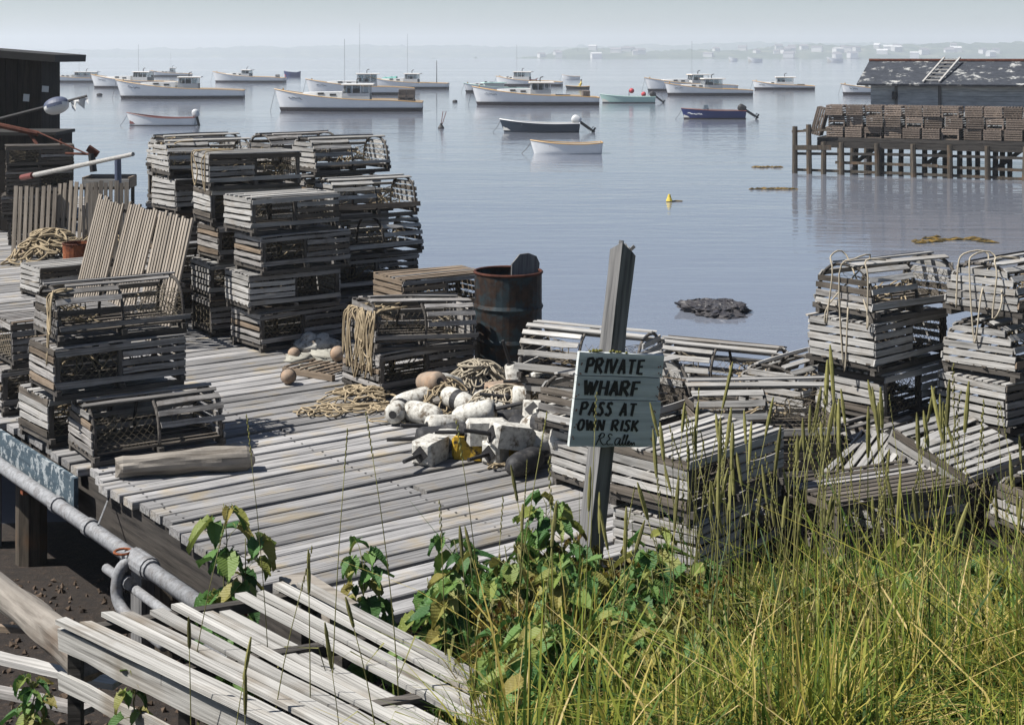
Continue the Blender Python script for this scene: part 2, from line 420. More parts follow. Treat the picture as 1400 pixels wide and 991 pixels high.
M['seed'] = paintm('seed_head', (0.18, 0.17, 0.055), 0.9, 0.5, 0.35, 60)
M['hill'] = None
def hillm():
    m, t, bs = nt('hill_woods')
    vec, rnd, oc = coords(t, (1, 1, 1), False)
    a = noise_n(t, vec, 0.03, 6, 0.7)
    rp = ramp(t, [(0.35, (0.03, 0.05, 0.03)), (0.55, (0.06, 0.085, 0.045)), (0.72, (0.19, 0.18, 0.12))]); t.links.new(a, rp.inputs[0])
    t.links.new(rp.outputs[0], bs.inputs['Base Color']); bs.inputs['Roughness'].default_value = 1.0
    return m
M['hill'] = hillm()

# ------------------------------------------------------------------ setting: water, ground, far hills, haze
w = MB(); w.add([(-6000, -60, 0), (6000, -60, 0), (6000, 7000, 0), (-6000, 7000, 0)], [(0, 1, 2, 3)])
tag(w.build('water', M['water']), None, None, kind='structure')

ZR = [(-60, 2.5), (2, 2.3), (3.5, 2.08), (4.5, 1.82), (5.5, 1.55), (6.3, 1.28), (7.1, 1.04), (8, 0.99), (11.6, 0.96), (12.6, 0.45), (14, -0.3), (18, -1.2)]
ZL = [(-60, 2.4), (2, 2.1), (3.5, 1.72), (4.8, 1.36), (5.6, 1.15), (6.3, 0.68), (7.5, 0.36), (10, 0.2), (12, 0.05), (13.5, -0.3), (18, -1.2)]
def ground_z(x, y):
    k = smooth01(-0.9, 0.5, x)
    z = lerp(table(ZL, y), table(ZR, y), k)
    k2 = smooth01(-4, -12, x) if x < -4 else 0
    return z + 0.03 * noise.noise(Vector((x * 1.3, y * 1.3, 0)))
g = MB(); nx, ny = 150, 130
xs = [-45 + 90 * i / (nx - 1) for i in range(nx)]
xs = sorted(set([-60, -40, -25, -15] + [-10 + 20 * i / 160 for i in range(161)] + [14, 20, 30, 45, 60]))
ys = sorted(set([-60, -40, -20, -8, -2] + [0 + 20 * i / 130 for i in range(131)] + [26]))
vs = [(x, y, ground_z(x, y)) for y in ys for x in xs]
fs = [(j * len(xs) + i, j * len(xs) + i + 1, (j + 1) * len(xs) + i + 1, (j + 1) * len(xs) + i) for j in range(len(ys) - 1) for i in range(len(xs) - 1)]
g.add(vs, fs)
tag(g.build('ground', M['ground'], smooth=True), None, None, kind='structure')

gv = MB(); rgv = random.Random(21)
for k in range(1500):
    x, y = rgv.uniform(-3.6, -0.9), rgv.uniform(5.4, 10.5); r_ = rgv.uniform(0.008, 0.03) * (1.8 if rgv.random() < 0.06 else 1)
    c = Vector((x, y, ground_z(x, y) + r_ * 0.3)); e = Euler((rgv.random() * 6, rgv.random() * 6, rgv.random() * 6)).to_matrix()
    pts = [Vector((1, 0, 0)), Vector((-1, 0, 0)), Vector((0, .8, 0)), Vector((0, -.8, 0)), Vector((0, 0, .6)), Vector((0, 0, -.6))]
    gv.add([c + e @ (q * r_ * rgv.uniform(.8, 1.2)) for q in pts], [(0, 2, 4), (2, 1, 4), (1, 3, 4), (3, 0, 4), (2, 0, 5), (1, 2, 5), (3, 1, 5), (0, 3, 5)])
M['gravel'] = patchy('shore_gravel', (0.05, 0.036, 0.026), (0.12, 0.085, 0.06), 0.5, 1.5, 0.9, 0.1)
tag(gv.build('gravel', M['gravel']), 'dark brown shore gravel under the wharf edge', 'gravel', kind='stuff')
# far shore: ridge silhouettes with a rough wooded crest
def ridge(name, Y, depth, prof, x0, x1, step, rough):
    b = MB(); n = int((x1 - x0) / step); rows = 6
    vs = []
    for j in range(rows):
        t = j / (rows - 1)
        for i in range(n + 1):
            X = x0 + (x1 - x0) * i / n
            pxx = CX + X * F / Y
            h = table(prof, pxx) * (math.sin(t * math.pi / 2) ** 0.8)
            if j > 0:
                h += t * rough * (noise.noise(Vector((X * 0.02, j * 3.1, Y))) * 1.2 + noise.noise(Vector((X * 0.13, j * 2.0, Y))) * 0.9 + abs(noise.noise(Vector((X * 0.4, j, Y)))) * 0.9)
            vs.append((X, Y + depth * t, max(h, -0.5) if j else -1.0))
    fs = [(j * (n + 1) + i, j * (n + 1) + i + 1, (j + 1) * (n + 1) + i + 1, (j + 1) * (n + 1) + i) for j in range(rows - 1) for i in range(n)]
    # back slope to the water
    base = len(vs)
    vs += [(x0 + (x1 - x0) * i / n, Y + depth * 1.8, -1.0) for i in range(n + 1)]
    fs += [((rows - 1) * (n + 1) + i, (rows - 1) * (n + 1) + i + 1, base + i + 1, base + i) for i in range(n)]
    b.add(vs, fs); return tag(b.build(name, M['hill'], smooth=False), None, None, kind='structure')
HP = [(-200, -2), (690, -2), (760, 6), (800, 13), (860, 13), (900, 8), (960, 10), (1040, 11), (1100, 14), (1180, 17), (1260, 15), (1400, 19), (1800, 24)]
ridge('hills', 1700, 190, HP, -60, 1150, 4.0, 3.4)
ridge('hills', 2700, 300, [(-200, 10), (100, 15), (300, 18), (480, 25), (620, 22), (760, 20), (900, 24), (1050, 29), (1250, 27), (1500, 25)], -1400, 1300, 8.0, 4.5)

hz = MB(); hz.box((0, 1680, 24.0), (5600, 3900, 56.0))
m = bpy.data.materials.new('sea_haze'); m.use_nodes = True; t = m.node_tree; t.nodes.remove(t.nodes['Principled BSDF'])
pv = t.nodes.new('ShaderNodeVolumePrincipled'); pv.inputs['Color'].default_value = (0.90, 0.95, 1.0, 1); pv.inputs['Density'].default_value = 0.0005
pv.inputs['Anisotropy'].default_value = 0.2
t.links.new(pv.outputs[0], t.nodes['Material Output'].inputs['Volume'])
tag(hz.build('haze', m), None, None, kind='stuff')

# ------------------------------------------------------------------ the wharf
wharf = thing('wharf', 'weathered grey plank wharf carrying the stacked lobster traps', 'wharf', WP, (0, 0, WA))
def plank_mesh(L, wd, th, rg, seg=8):
    b = MB(); vs = []
    x0 = -L / 2; e = [rg.uniform(-0.02, 0.02) for _ in range(2)]
    for i in range(seg + 1):
        x = x0 + L * i / seg
        if i == 0: x += rg.uniform(-0.03, 0.03)
        dy = rg.uniform(-0.004, 0.004); w1 = wd / 2 + rg.uniform(-0.004, 0.002); w2 = wd / 2 + rg.uniform(-0.004, 0.002)
        zz = rg.uniform(-0.002, 0.002)
        c = 0.006
        vs += [(x, dy - w1, -th), (x, dy - w1, -c + zz), (x, dy - w1 + c, zz), (x, dy + w2 - c, zz + rg.uniform(-0.002, 0.002)), (x, dy + w2, -c + zz), (x, dy + w2, -th)]
    fs = []
    for i in range(seg):
        for k in range(6):
            k2 = (k + 1) % 6
            fs.append((i * 6 + k, (i + 1) * 6 + k, (i + 1) * 6 + k2, i * 6 + k2))
    fs += [(0, 1, 2, 3, 4, 5), tuple(seg * 6 + k for k in (5, 4, 3, 2, 1, 0))]
    b.add(vs, fs); return b.mesh('plank', M['deck'])
rg = random.Random(3)
u = -2.95
nail = MB()
while u < 20:
    wd = rg.uniform(0.128, 0.158); gap = rg.choice([0.016, 0.024, 0.028, 0.034, 0.046])
    if u < 1.5: v0, v1 = -0.06, 4.3
    elif u < 3.1: v0, v1 = -0.06, 4.62
    elif u < 7.5: v0, v1 = -0.06, 5.45
    else: v0, v1 = -1.0, 6.8
    v0 += rg.uniform(-0.05, 0.05); v1 += rg.uniform(-0.08, 0.05)
    if u < -2.5: v0 += 0.25 * rg.random()
    L = v1 - v0
    joint = rg.random() < 0.4
    segs = [(v0, v1)] if not joint else [(v0, v0 + L * rg.choice([0.36, 0.64]))]
    if joint: segs.append((segs[0][1] + 0.008, v1))
    for a, b_ in segs:
        o = put('plank', plank_mesh(b_ - a, wd, 0.05, rg), wharf, ((a + b_) / 2, u + wd / 2, DECK + rg.uniform(-0.006, 0.0)), (rg.uniform(-0.006, 0.006), 0, rg.uniform(-0.002, 0.002)))
        if abs(u) < 9:
            for vv in (0.05, 1.4, 2.8, 4.2):
                if a < vv < b_:
                    for s_ in (-0.3, 0.3): nail.box((vv + rg.uniform(-.02, .02), u + wd * (0.5 + s_), DECK + 0.0005), (0.011, 0.011, 0.003), rot=(0, 0, rg.random()))
    u += wd + gap
for vv in (0.06, 1.45, 2.85, 4.15):
    for a, b_ in ((-2.9, 1.4), (1.41, 7.4), (7.41, 13.5), (13.51, 19.8)):
        MB().box((0, 0, 0), (b_ - a, 0.16, 0.26)).build('stringer', M['beam'], wharf, (vv, (a + b_) / 2, DECK - 0.053 - 0.13 - 0.006), (0, 0, math.pi / 2))
for a, b_ in ((3.2, 7.4), (7.42, 19.8)):
    MB().box((0, 0, 0), (b_ - a, 0.16, 0.26)).build('stringer', M['beam'], wharf, (5.3, (a + b_) / 2, DECK - 0.189), (0, 0, math.pi / 2))
for vv in (-0.9, 6.6):
    MB().box((0, 0, 0), (12.2, 0.16, 0.26)).build('stringer', M['beam'], wharf, (vv, 13.7, DECK - 0.189), (0, 0, math.pi / 2))
for uu in (-0.7, 1.8, 4.6, 7.3, 10.2, 13.5, 17, 19.5):
    for vv in ((0.12, 2.2, 4.1) if uu < 1.5 else (0.12, 2.6, 5.2) if uu < 7.4 else (-0.8, 2.6, 6.5)):
        p = uv(uu, vv); gz = min(ground_z(p.x, p.y), -0.2)
        MB().lathe([(0.12, gz - 0.3 - 0.88), (0.115, 0.0)], 9).build('pile', M['pile'], wharf, (vv, uu, DECK - 0.32))
no_ = nail.build('nail_heads', M['dark'], wharf); no_['kind'] = 'stuff'
# painted fascia board and the squared block under the corner
f = MB(); seg = 12; vs = []
for i in range(seg + 1):
    x = -2.4 + 4.8 * i / seg; lo = -0.25 + rg.uniform(-0.02, 0.03)
    vs += [(x, -0.015, lo), (x, -0.015, 0), (x, 0.015, 0), (x, 0.015, lo)]
fs = []
for i in range(seg):
    for k in range(4): fs.append((i * 4 + k, (i + 1) * 4 + k, (i + 1) * 4 + (k + 1) % 4, i * 4 + (k + 1) % 4))
fs += [(0, 1, 2, 3), (seg * 4 + 3, seg * 4 + 2, seg * 4 + 1, seg * 4)]
f.add(vs, fs)
fo = f.build('fascia_board', M['fascia'], wharf, (-0.13, 2.65, DECK - 0.03), (0, 0, math.pi / 2)); fo['label'] = 'flaking blue and white painted fascia board'
MB().box((0, 0, 0), (0.16, 0.16, 0.72)).build('support_post', M['post'], wharf, (0.02, -0.55, 0.53))
MB().box((0, 0, 0), (0.16, 0.16, 0.9)).build('support_post', M['post'], wharf, (0.02, 2.5, 0.42))

# ------------------------------------------------------------------ lobster traps
def slat_mesh(seed, mat, L=0.93, w=0.042, t=0.011, seg=4):
    r = random.Random(seed); b = MB(); vs = []
    bow = r.uniform(-0.004, 0.006)
    for i in range(seg + 1):
        q = i / seg; x = -L / 2 + L * q + (r.uniform(-0.012, 0.012) if i in (0, seg) else 0)
        dz = bow * math.sin(math.pi * q) + r.uniform(-0.0012, 0.0012); dy = r.uniform(-0.003, 0.003)
        w1 = w / 2 * r.uniform(0.9, 1.06)
        sk = r.uniform(-0.008, 0.008) if i in (0, seg) else 0
        vs += [(x + sk, dy - w1, dz - t / 2), (x - sk, dy + w1, dz - t / 2), (x - sk, dy + w1, dz + t / 2), (x + sk, dy - w1, dz + t / 2)]
    fs = []
    for i in range(seg):
        for k in range(4): fs.append((i * 4 + k, i * 4 + (k + 1) % 4, (i + 1) * 4 + (k + 1) % 4, (i + 1) * 4 + k))
    fs += [(3, 2, 1, 0), tuple(seg * 4 + k for k in range(4))]
    b.add(vs, fs); return b.mesh('slat', mat)
SLATS = {k: [slat_mesh(i + 10 * n, M[k]) for i in range(6)] for n, k in enumerate(('lath', 'lathw', 'lathb', 'lathd'))}
BARS = MB().box((0, 0, 0), (1, 0.036, 0.036)).mesh('bar', M['frame'])

def net_grid(b, p0, eu, ev, nu, nv, r=0.0016):
    """diamond twine net over a flat panel"""
    p0, eu, ev = Vector(p0), Vector(eu), Vector(ev)
    segs = []
    n = nu + nv
    for s in range(1, n):
        for sign in (0, 1):
            a0 = max(0, s - nv); a1 = min(nu, s)
            q = []
            for a in (a0, a1):
                c = s - a
                uu_, vv_ = a / nu, c / nv
                if sign: uu_ = 1 - uu_
                q.append(p0 + eu * uu_ + ev * vv_)
            mid = (q[0] + q[1]) / 2 + Vector((0, 0, -0.012))
            b.tube([q[0], mid, q[1]], r, 3, False)
def net_funnel(b, c0, c1, ry0, rz0, r1, n=11, rings=5):
    c0, c1 = Vector(c0), Vector(c1)
    P = [[(c0.lerp(c1, j / rings)) + Vector((0, math.cos(2 * math.pi * (k + j * 0.5) / n) * lerp(ry0, r1, (j / rings) ** 0.7), math.sin(2 * math.pi * (k + j * 0.5) / n) * lerp(rz0, r1, (j / rings) ** 0.7))) for k in range(n)] for j in range(rings + 1)]
    for j in range(rings):
        for k in range(n):
            b.tube([P[j][k], P[j + 1][k]], 0.0018, 3, False); b.tube([P[j][(k + 1) % n], P[j + 1][k]], 0.0018, 3, False)
    ring = P[rings]; b.tube(ring + [ring[0]], 0.004, 4, False)
def squiggle(r, n, box, z0, amp, tight=0.07):
    pts = []; a = r.uniform(0, 6.28); x, y = r.uniform(-box[0], box[0]), r.uniform(-box[1], box[1])
    for i in range(n):
        a += r.gauss(0.55, 0.5)
        x += math.cos(a) * tight; y += math.sin(a) * tight
        if abs(x) > box[0]: a += 2.0; x = max(-box[0], min(box[0], x))
        if abs(y) > box[1]: a += 2.0; y = max(-box[1], min(box[1], y))
        pts.append(Vector((x, y, z0 + amp * (0.5 + 0.5 * math.sin(i * 0.7 + r.random())))))
    return pts
def smooth_path(pts, k=3):
    out = []
    for i in range(len(pts) - 1):
        p0, p1, p2, p3 = pts[max(i - 1, 0)], pts[i], pts[i + 1], pts[min(i + 2, len(pts) - 1)]
        for s in range(k):
            t_ = s / k
            out.append(0.5 * ((2 * p1) + (p2 - p0) * t_ + (2 * p0 - 5 * p1 + 4 * p2 - p3) * t_ ** 2 + (3 * p1 - p0 - 3 * p2 + p3) * t_ ** 3))
    out.append(pts[-1]); return out

TL, TW, TH = 0.92, 0.53, 0.352
BH = 0.392
def trap_spec(kind, seed, tone):
    """list of (name, mesh, location, rotation, scale)"""
    r = random.Random(seed); S = []
    sl = lambda: r.choice(SLATS[tone if r.random() < 0.82 else r.choice(['lathd', 'lathb', 'lath'])])
    wob = lambda a: r.uniform(-a, a) * (8 if r.random() < 0.06 else 1)
    def bar(name, a, b):
        a, b = Vector(a), Vector(b); d = b - a
        q = d.to_track_quat('X', 'Z').to_euler()
        S.append((name, BARS, (a + b) / 2, q, (d.length, 1, 1)))
    hw = TW / 2 - 0.02; hl = TL / 2 - 0.02
    for s in (-1, 1): bar('base_rail', (-TL / 2, s * hw, 0.018), (TL / 2, s * hw, 0.018))
    for x in (-hl, 0, hl): bar('sill', (x, -TW / 2 - 0.03, 0.0542), (x, TW / 2 + 0.03, 0.0542))
    for k in range(6):
        S.append(('bottom_slat', r.choice(SLATS['lathd']), (0, lerp(-hw + 0.02, hw - 0.02, k / 5), 0.078), (0, 0, 0), (1, 0.9, 1)))  # tar-dark bottom laths, their colour also standing in for shade inside the trap
    def addnet(name, b): S.append((name, b.mesh(name, M['twine']), (0, 0, 0), (0, 0, 0), (1, 1, 1)))
    open_side = r.choice([-1, 1]); ends = [tone == 'lathw' or r.random() < 0.66, r.random() < 0.6]
    if kind == 'flat':
        for x in (-hl, 0, hl):
            for s in (-1, 1): bar('post', (x, s * hw, 0.072), (x, s * hw, 0.304))
            bar('crossbar', (x, -TW / 2, 0.322), (x, TW / 2, 0.322))
        for k in range(9):
            if r.random() < 0.04: continue
            S.append(('top_slat', sl(), (r.uniform(-0.01, 0.01), lerp(-TW / 2 + 0.022, TW / 2 - 0.022, k / 8), 0.3462), (0, 0, wob(0.016)), (r.uniform(0.72, 0.9) if r.random() < 0.08 else 1, r.uniform(0.75, 1.15), 1)))
        for s in (-1, 1):
            for k, z in enumerate((0.098, 0.152, 0.206, 0.262, 0.316)):
                half = k in (1, 2, 3) and s == -1
                if half:
                    if r.random() < 0.08: continue
                    S.append(('side_slat', sl(), (open_side * 0.235, s * (TW / 2 + 0.004), z), (math.pi / 2, 0, r.uniform(-0.006, 0.006)), (0.49, 0.95, 1)))
                else:
                    if r.random() < 0.05: continue
                    S.append(('side_slat', sl(), (0, s * (TW / 2 + 0.004), z), (math.pi / 2, wob(0.012), 0), (1, r.uniform(0.8, 1.1), 1)))
        netb = MB(); net_grid(netb, (-open_side * 0.02, -TW / 2 + 0.01, 0.08), (-open_side * 0.42, 0, 0), (0, 0, 0.24), 8, 4); addnet('side_net', netb)
        for e, sx in enumerate((-1, 1)):
            if ends[e]:
                for k, z in enumerate((0.098, 0.155, 0.212, 0.269, 0.32)):
                    if r.random() < 0.06: continue
                    S.append(('end_slat', sl(), (sx * (TL / 2 - 0.001 + 0.006), r.uniform(-0.008, 0.008), z), (math.pi / 2, wob(0.02), math.pi / 2), (0.565, r.uniform(0.8, 1.1), 1)))
            else:
                S.append(('end_slat', sl(), (sx * (TL / 2 + 0.006), 0, 0.312), (math.pi / 2, 0, math.pi / 2), (0.56, 0.9, 1)))
                netb = MB(); net_grid(netb, (sx * (TL / 2 - 0.02), -hw, 0.075), (0, 2 * hw, 0), (0, 0, 0.24), 8, 4); addnet('end_net', netb)
            netb = MB(); net_funnel(netb, (sx * (TL / 2 - 0.03), 0, 0.19), (sx * 0.2, 0, 0.2), 0.2, 0.1, 0.06, 9, 4); addnet('funnel_net', netb)
    else:
        def arc(q):   # q 0..1 across the bow
            a = math.pi * q
            return Vector((0, -math.copysign(abs(math.cos(a)) ** 0.75, math.cos(a)) * (TW / 2 - 0.012), 0.07 + 0.30 * abs(math.sin(a)) ** 0.8))
        for x in (-hl, 0, hl):
            bm_ = MB(); pts = [arc(i / 14) + Vector((x, 0, 0)) for i in range(15)]
            bm_.tube(pts, 0.012, 6); S.append(('bow', bm_.mesh('bow', M['frame'], True), (0, 0, 0), (0, 0, 0), (1, 1, 1)))
        n = 11
        for k in range(n):
            q = 0.03 + 0.94 * k / (n - 1)
            p = arc(q); p2 = arc(min(1, q + 0.01)) - arc(max(0, q - 0.01)); ang = math.atan2(p2.z, p2.y)
            nrm = Vector((0, -math.sin(ang), math.cos(ang))); p = p + nrm * 0.0185
            half = k in (1, 2, 3) and True
            if r.random() < 0.04: continue
            if half: S.append(('side_slat', sl(), (open_side * 0.235, p.y, p.z), (ang, r.uniform(-0.01, 0.01), 0), (0.49, 0.95, 1)))
            else: S.append(('top_slat', sl(), (r.uniform(-0.012, 0.012), p.y, p.z), (ang, 0, wob(0.014)), (r.uniform(0.75, 0.9) if r.random() < 0.08 else 1, r.uniform(0.75, 1.12), 1)))
        netb = MB(); net_grid(netb, (-open_side * 0.02, -TW / 2 + 0.02, 0.09), (-open_side * 0.42, 0, 0), (0, 0.08, 0.2), 8, 4); addnet('side_net', netb)
        for e, sx in enumerate((-1, 1)):
            zs = (0.095, 0.15, 0.205, 0.26, 0.315) if ends[e] else (0.095,)
            for z in zs:
                if r.random() < 0.05: continue
                qz = max(0.0, min(1.0, ((z - 0.07) / 0.30)))
                hwid = (TW / 2 - 0.012) * math.sqrt(max(0.05, 1 - qz ** 2.5)) ** 0.75 + 0.01
                S.append(('end_slat', sl(), (sx * (TL / 2 - 0.001), r.uniform(-0.006, 0.006), z), (math.pi / 2, r.uniform(-0.02, 0.02), math.pi / 2), (2 * hwid / 0.93, 0.95, 1)))
            if not ends[e]:
                netb = MB()
                for k in range(13):
                    q = 0.08 + 0.84 * k / 12; p = arc(q)
                    netb.tube([(sx * hl, p.y, p.z), (sx * (hl - 0.03), p.y * 0.4 + r.uniform(-0.05, 0.05), 0.19), (sx * hl, lerp(-hw, hw, (k * 5 % 13) / 12), 0.09)], 0.0022, 3, False)
                for k in range(5):
                    netb.tube([(sx * (hl - 0.01), -hw * 0.9, 0.12 + k * 0.04), (sx * (hl - 0.03), 0, 0.10 + k * 0.04), (sx * (hl - 0.01), hw * 0.9, 0.12 + k * 0.04)], 0.0022, 3, False)
                addnet('end_net', netb)
            netb = MB(); net_funnel(netb, (sx * (TL / 2 - 0.03), 0, 0.2), (sx * 0.2, 0, 0.2), 0.2, 0.11, 0.06, 9, 4); addnet('funnel_net', netb)
    if r.random() < 0.75:
        cb = MB(); cb.tube(smooth_path(squiggle(r, 46, (0.34, 0.17), 0.10, 0.12), 2), 0.0055, 4, False)
        S.append(('coiled_line', cb.mesh('coiled_line', M['rope'] if r.random() < 0.6 else M['twine']), (0, 0, 0), (0, 0, 0), (1, 1, 1)))
    return S
SPECS = {}
for tone in ('lath', 'lathw', 'lathd', 'lathb'):
    for i in range(4 if tone in ('lath', 'lathw') else 2):
        SPECS.setdefault(('flat', tone), []).append(trap_spec('flat', 100 + i + len(tone) * 10, tone))
        SPECS.setdefault(('bow', tone), []).append(trap_spec('bow', 200 + i + len(tone) * 10, tone))
TRAPS = []
def trap(center, rotz, kind, label, tone='lath', tilt=(0, 0), var=None, group='lobster traps stacked by the wharf'):
    sp = SPECS[(kind, tone)]; sp = sp[var % len(sp) if var is not None else R.randrange(len(sp))]
    root = thing('lobster_trap', label, 'lobster trap', center, (tilt[0], tilt[1], rotz), group)
    for name, me, loc, rot, sc in sp:
        put(name, me, root, loc, rot, sc)
    TRAPS.append(root)
    return root
ORD = ['bottom', 'second', 'third', 'fourth', 'fifth']
def stack(u, v, kinds, where, tone='lath', rot=0.0, z=DECK, jit=0.07, corner=True):
    """traps one on another; (u, v) is the front left corner on the wharf"""
    for i, k in enumerate(kinds):
        a = WA + math.radians(rot) + R.uniform(-jit, jit)
        du, dv = (TW / 2, TL / 2) if corner else (0, 0)
        c = uv(u + du + (R.uniform(-0.05, 0.05) if i else 0), v + dv + (R.uniform(-0.08, 0.08) if i else 0), z)
        kd = 'bow' if k[0] == 'b' else 'flat'
        word = 'round-topped' if kd == 'bow' else 'flat-topped'
        pos = 'only one' if len(kinds) == 1 else ('topmost' if i == len(kinds) - 1 else ('bottom one' if i == 0 else ORD[i] + ' up'))
        tn = tone if len(k) == 1 else {'w': 'lathw', 'd': 'lathd', 'n': 'lathb', 'l': 'lath'}[k[1]]
        trap(c, a, kd, f'{word} lath trap, {pos} of {where}', tn)
        z += BH if kd == 'bow' else TH

# near left heap
def one(u, v, z, kind, label, tone='lath', rot=0.0, tilt=(0, 0), var=None):
    c = uv(u + TW / 2, v + TL / 2, z); return trap(c, WA + math.radians(rot), kind, label, tone, tilt, var)
one(0.27, 0.02, DECK, 'bow', 'round-topped lath trap on the deck right behind the short log', 'lath', -4, var=0)
one(0.93, -0.08, DECK, 'flat', 'flat-topped lath trap at the deck edge above the painted fascia board', 'lathw', 2, var=1)
one(0.62, -0.12, DECK + BH - 0.004, 'flat', 'open-sided lath trap in the middle of the heap behind the short log', 'lath', -2, var=2)
one(0.66, -0.08, DECK + BH + TH, 'bow', 'round-topped lath trap on top of the heap behind the short log', 'lath', -3, var=1)
stack(2.0, -0.02, 'ff', 'the pair behind the heap by the short log', 'lath', 0)
stack(2.75, -0.15, 'f', 'the deck edge behind the pair of traps', 'lathb', 3)
# tower and rows behind it
stack(3.0, 2.63, ['f', 'fw', 'f', 'fw'], 'the four-high tower by the rope-covered trap', 'lath', 0, jit=0.06)
stack(3.35, 3.74, ['f', 'f', 'bw', 'bw'], 'the stack beside the four-high tower', 'lath', 0, jit=0.07)
stack(3.86, 2.62, ['f', 'fw', 'f', 'fw', 'fw'], 'the five-high stack behind the four-high tower', 'lath', -6, jit=0.06)
stack(4.85, 2.62, ['f', 'bw', 'f', 'fw', 'bw'], 'the stack the slat hurdles lean on', 'lath', -3, jit=0.09)
stack(5.75, 2.95, ['f', 'b', 'f', 'f', 'bw'], 'the rearmost stack behind the slat hurdles', 'lath', 0, jit=0.09)
stack(5.35, 4.02, ['f', 'b', 'f', 'f', 'b'], 'the rearmost stack on the water side', 'lath', 0, jit=0.09)
stack(4.35, 3.95, ['f', 'f', 'f', 'b', 'bw'], 'the tall stack at the water side edge', 'lath', 0, jit=0.09)
# beside and behind the drum
stack(1.95, 3.62, ['f', 'f'], 'the pair standing behind the steel drum', 'lathb', 0)
one(0.84, 2.55, DECK, 'flat', 'lath trap on the deck under the rope-covered trap', 'lath', 2, var=1)
one(0.82, 2.55, DECK + TH - 0.01, 'bow', 'slumped round-topped trap with rope thrown over its end beside the steel drum', 'lath', -5, tilt=(0.05, 0.07), var=3)
# right of the buoys, round the sign
def at(x, y, z, rot, kind, label, tone, tilt=(0, 0), var=None):
    p = px(x, y, z); return trap(p, math.radians(rot), kind, label, tone, tilt, var)
def stk(X, Y, z, rot, kinds, where, tone):
    for i, k in enumerate(kinds):
        kd = 'bow' if k[0] == 'b' else 'flat'
        pos = 'only one' if len(kinds) == 1 else ('topmost' if i == len(kinds) - 1 else ('bottom one' if i == 0 else ORD[i] + ' up'))
        word = 'round-topped' if kd == 'bow' else 'flat-topped'
        tn = tone if len(k) == 1 else {'w': 'lathw', 'd': 'lathd', 'n': 'lathb', 'l': 'lath'}[k[1]]
        trap((X + R.uniform(-.06, .06), Y + R.uniform(-.05, .05), z), math.radians(rot + R.uniform(-8, 8)), kd, f'{word} lath trap, {pos} of {where}', tn)
        z += BH if kd == 'bow' else TH
stk(0.97, 9.33, DECK, 45, ['fw', 'bw'], 'the pair behind the sign next to the buoys', 'lathw')
stk(0.90, 10.6, DECK, -24, ['f', 'bw'], 'the pair behind the buoy pile', 'lathw')
stk(1.83, 9.42, 1.08, 10, ['fd', 'bw'], 'the pair right of the sign', 'lath')
stk(1.92, 11.05, 0.985, -26, ['f', 'bw'], 'the pair whose top shows behind the sign', 'lath')
stk(1.26, 8.35, 1.04, 48, ['fw', 'fw'], 'the pair in the grass at the sign post', 'lathw')
stk(2.35, 8.6, 1.06, 25, ['fd'], 'the dark one sunk in the tall grass', 'lathd')
# heap at the right
stk(2.93, 10.42, 1.02, 38, ['f', 'fw', 'fw', 'bw'], 'the four-high stack on the bank by the rock', 'lathw')
stk(3.80, 10.2, 1.02, 36, ['f', 'fw', 'bw', 'bw'], 'the second stack along from the rock', 'lathw')
stk(4.72, 10.35, 1.02, 32, ['f', 'f', 'fw', 'fw'], 'the third stack along from the rock', 'lathw')
stk(2.36, 10.62, 1.0, 42, ['f', 'bw'], 'the low pair beside the four-high bank stack', 'lathw')
trap((3.02, 9.38, 1.13), math.radians(47), 'flat', 'bleached lath trap lying tilted in the grass before the four-high bank stack', 'lathw', (0.38, 0.05), 1)
trap((3.62, 8.85, 1.03), math.radians(38), 'bow', 'bleached lath trap half sunk in the grass at the bank corner', 'lathw', (0.12, 0.05), 2)
trap((4.45, 9.2, 1.03), math.radians(40), 'flat', 'lath trap in the grass before the second bank stack', 'lathw', (0.05, -0.04), 3)
trap((2.62, 9.85, 1.04), math.radians(48), 'bow', 'round-topped lath trap on the bank between the sign traps and the bank stack', 'lath', (0.05, 0.04), 2)
trap((2.50, 9.0, 1.06), math.radians(60), 'flat', 'lath trap tipped on the grass slope left of the tilted bleached trap', 'lathw', (0.16, -0.10), 0)
trap((4.1, 9.6, 1.30), math.radians(50), 'bow', 'bleached round trap propped up against the second bank stack', 'lathw', (0.42, 0.0), 3)
trap((5.2, 9.3, 1.03), math.radians(28), 'bow', 'bleached round trap in the grass before the third bank stack', 'lathw', (0.06, 0.05), 1)
# far left junk
stack(11.7, 3.35, ['fd', 'fd', 'fd', 'f'], 'the dark stack in front of the tarred shed', 'lathd', -20)
stack(7.0, 2.0, 'f', 'the deck beside the rusty bucket', 'lathw', 4)

# ------------------------------------------------------------------ leaning slat hurdles
def slat_panel(center, rotz, lean, label, w=0.95, h=1.2, n=12, tone='panel', group='slat hurdles leaning on the traps'):
    root = thing('wooden_hurdle', label, 'hurdle', center, (0, 0, rotz), group)
    T = Matrix.Rotation(lean, 4, 'X')
    for k in range(n):
        x = lerp(-w / 2 + 0.03, w / 2 - 0.03, k / (n - 1)) + R.uniform(-0.006, 0.006)
        p = T @ Vector((x, -0.028, h / 2)); hh = h * R.uniform(0.95, 1.04)
        put('slat', PANEL_SLAT, root, p, (lean, R.uniform(-0.012, 0.012), 0), (R.uniform(0.85, 1.1), 1, hh))
    for z in (0.08, h * 0.5, h - 0.08):
        p = T @ Vector((0, 0.012, z)); o = put('rail', BARS, root, p, (lean, 0, 0), (w, 1, 1))
    return root
b_ = MB()
b_.box((0, 0, 0), (0.05, 0.02, 1)); PANEL_SLAT = b_.mesh('panel_slat', M['panel'])
PA = WA - math.pi / 2 - math.radians(6)
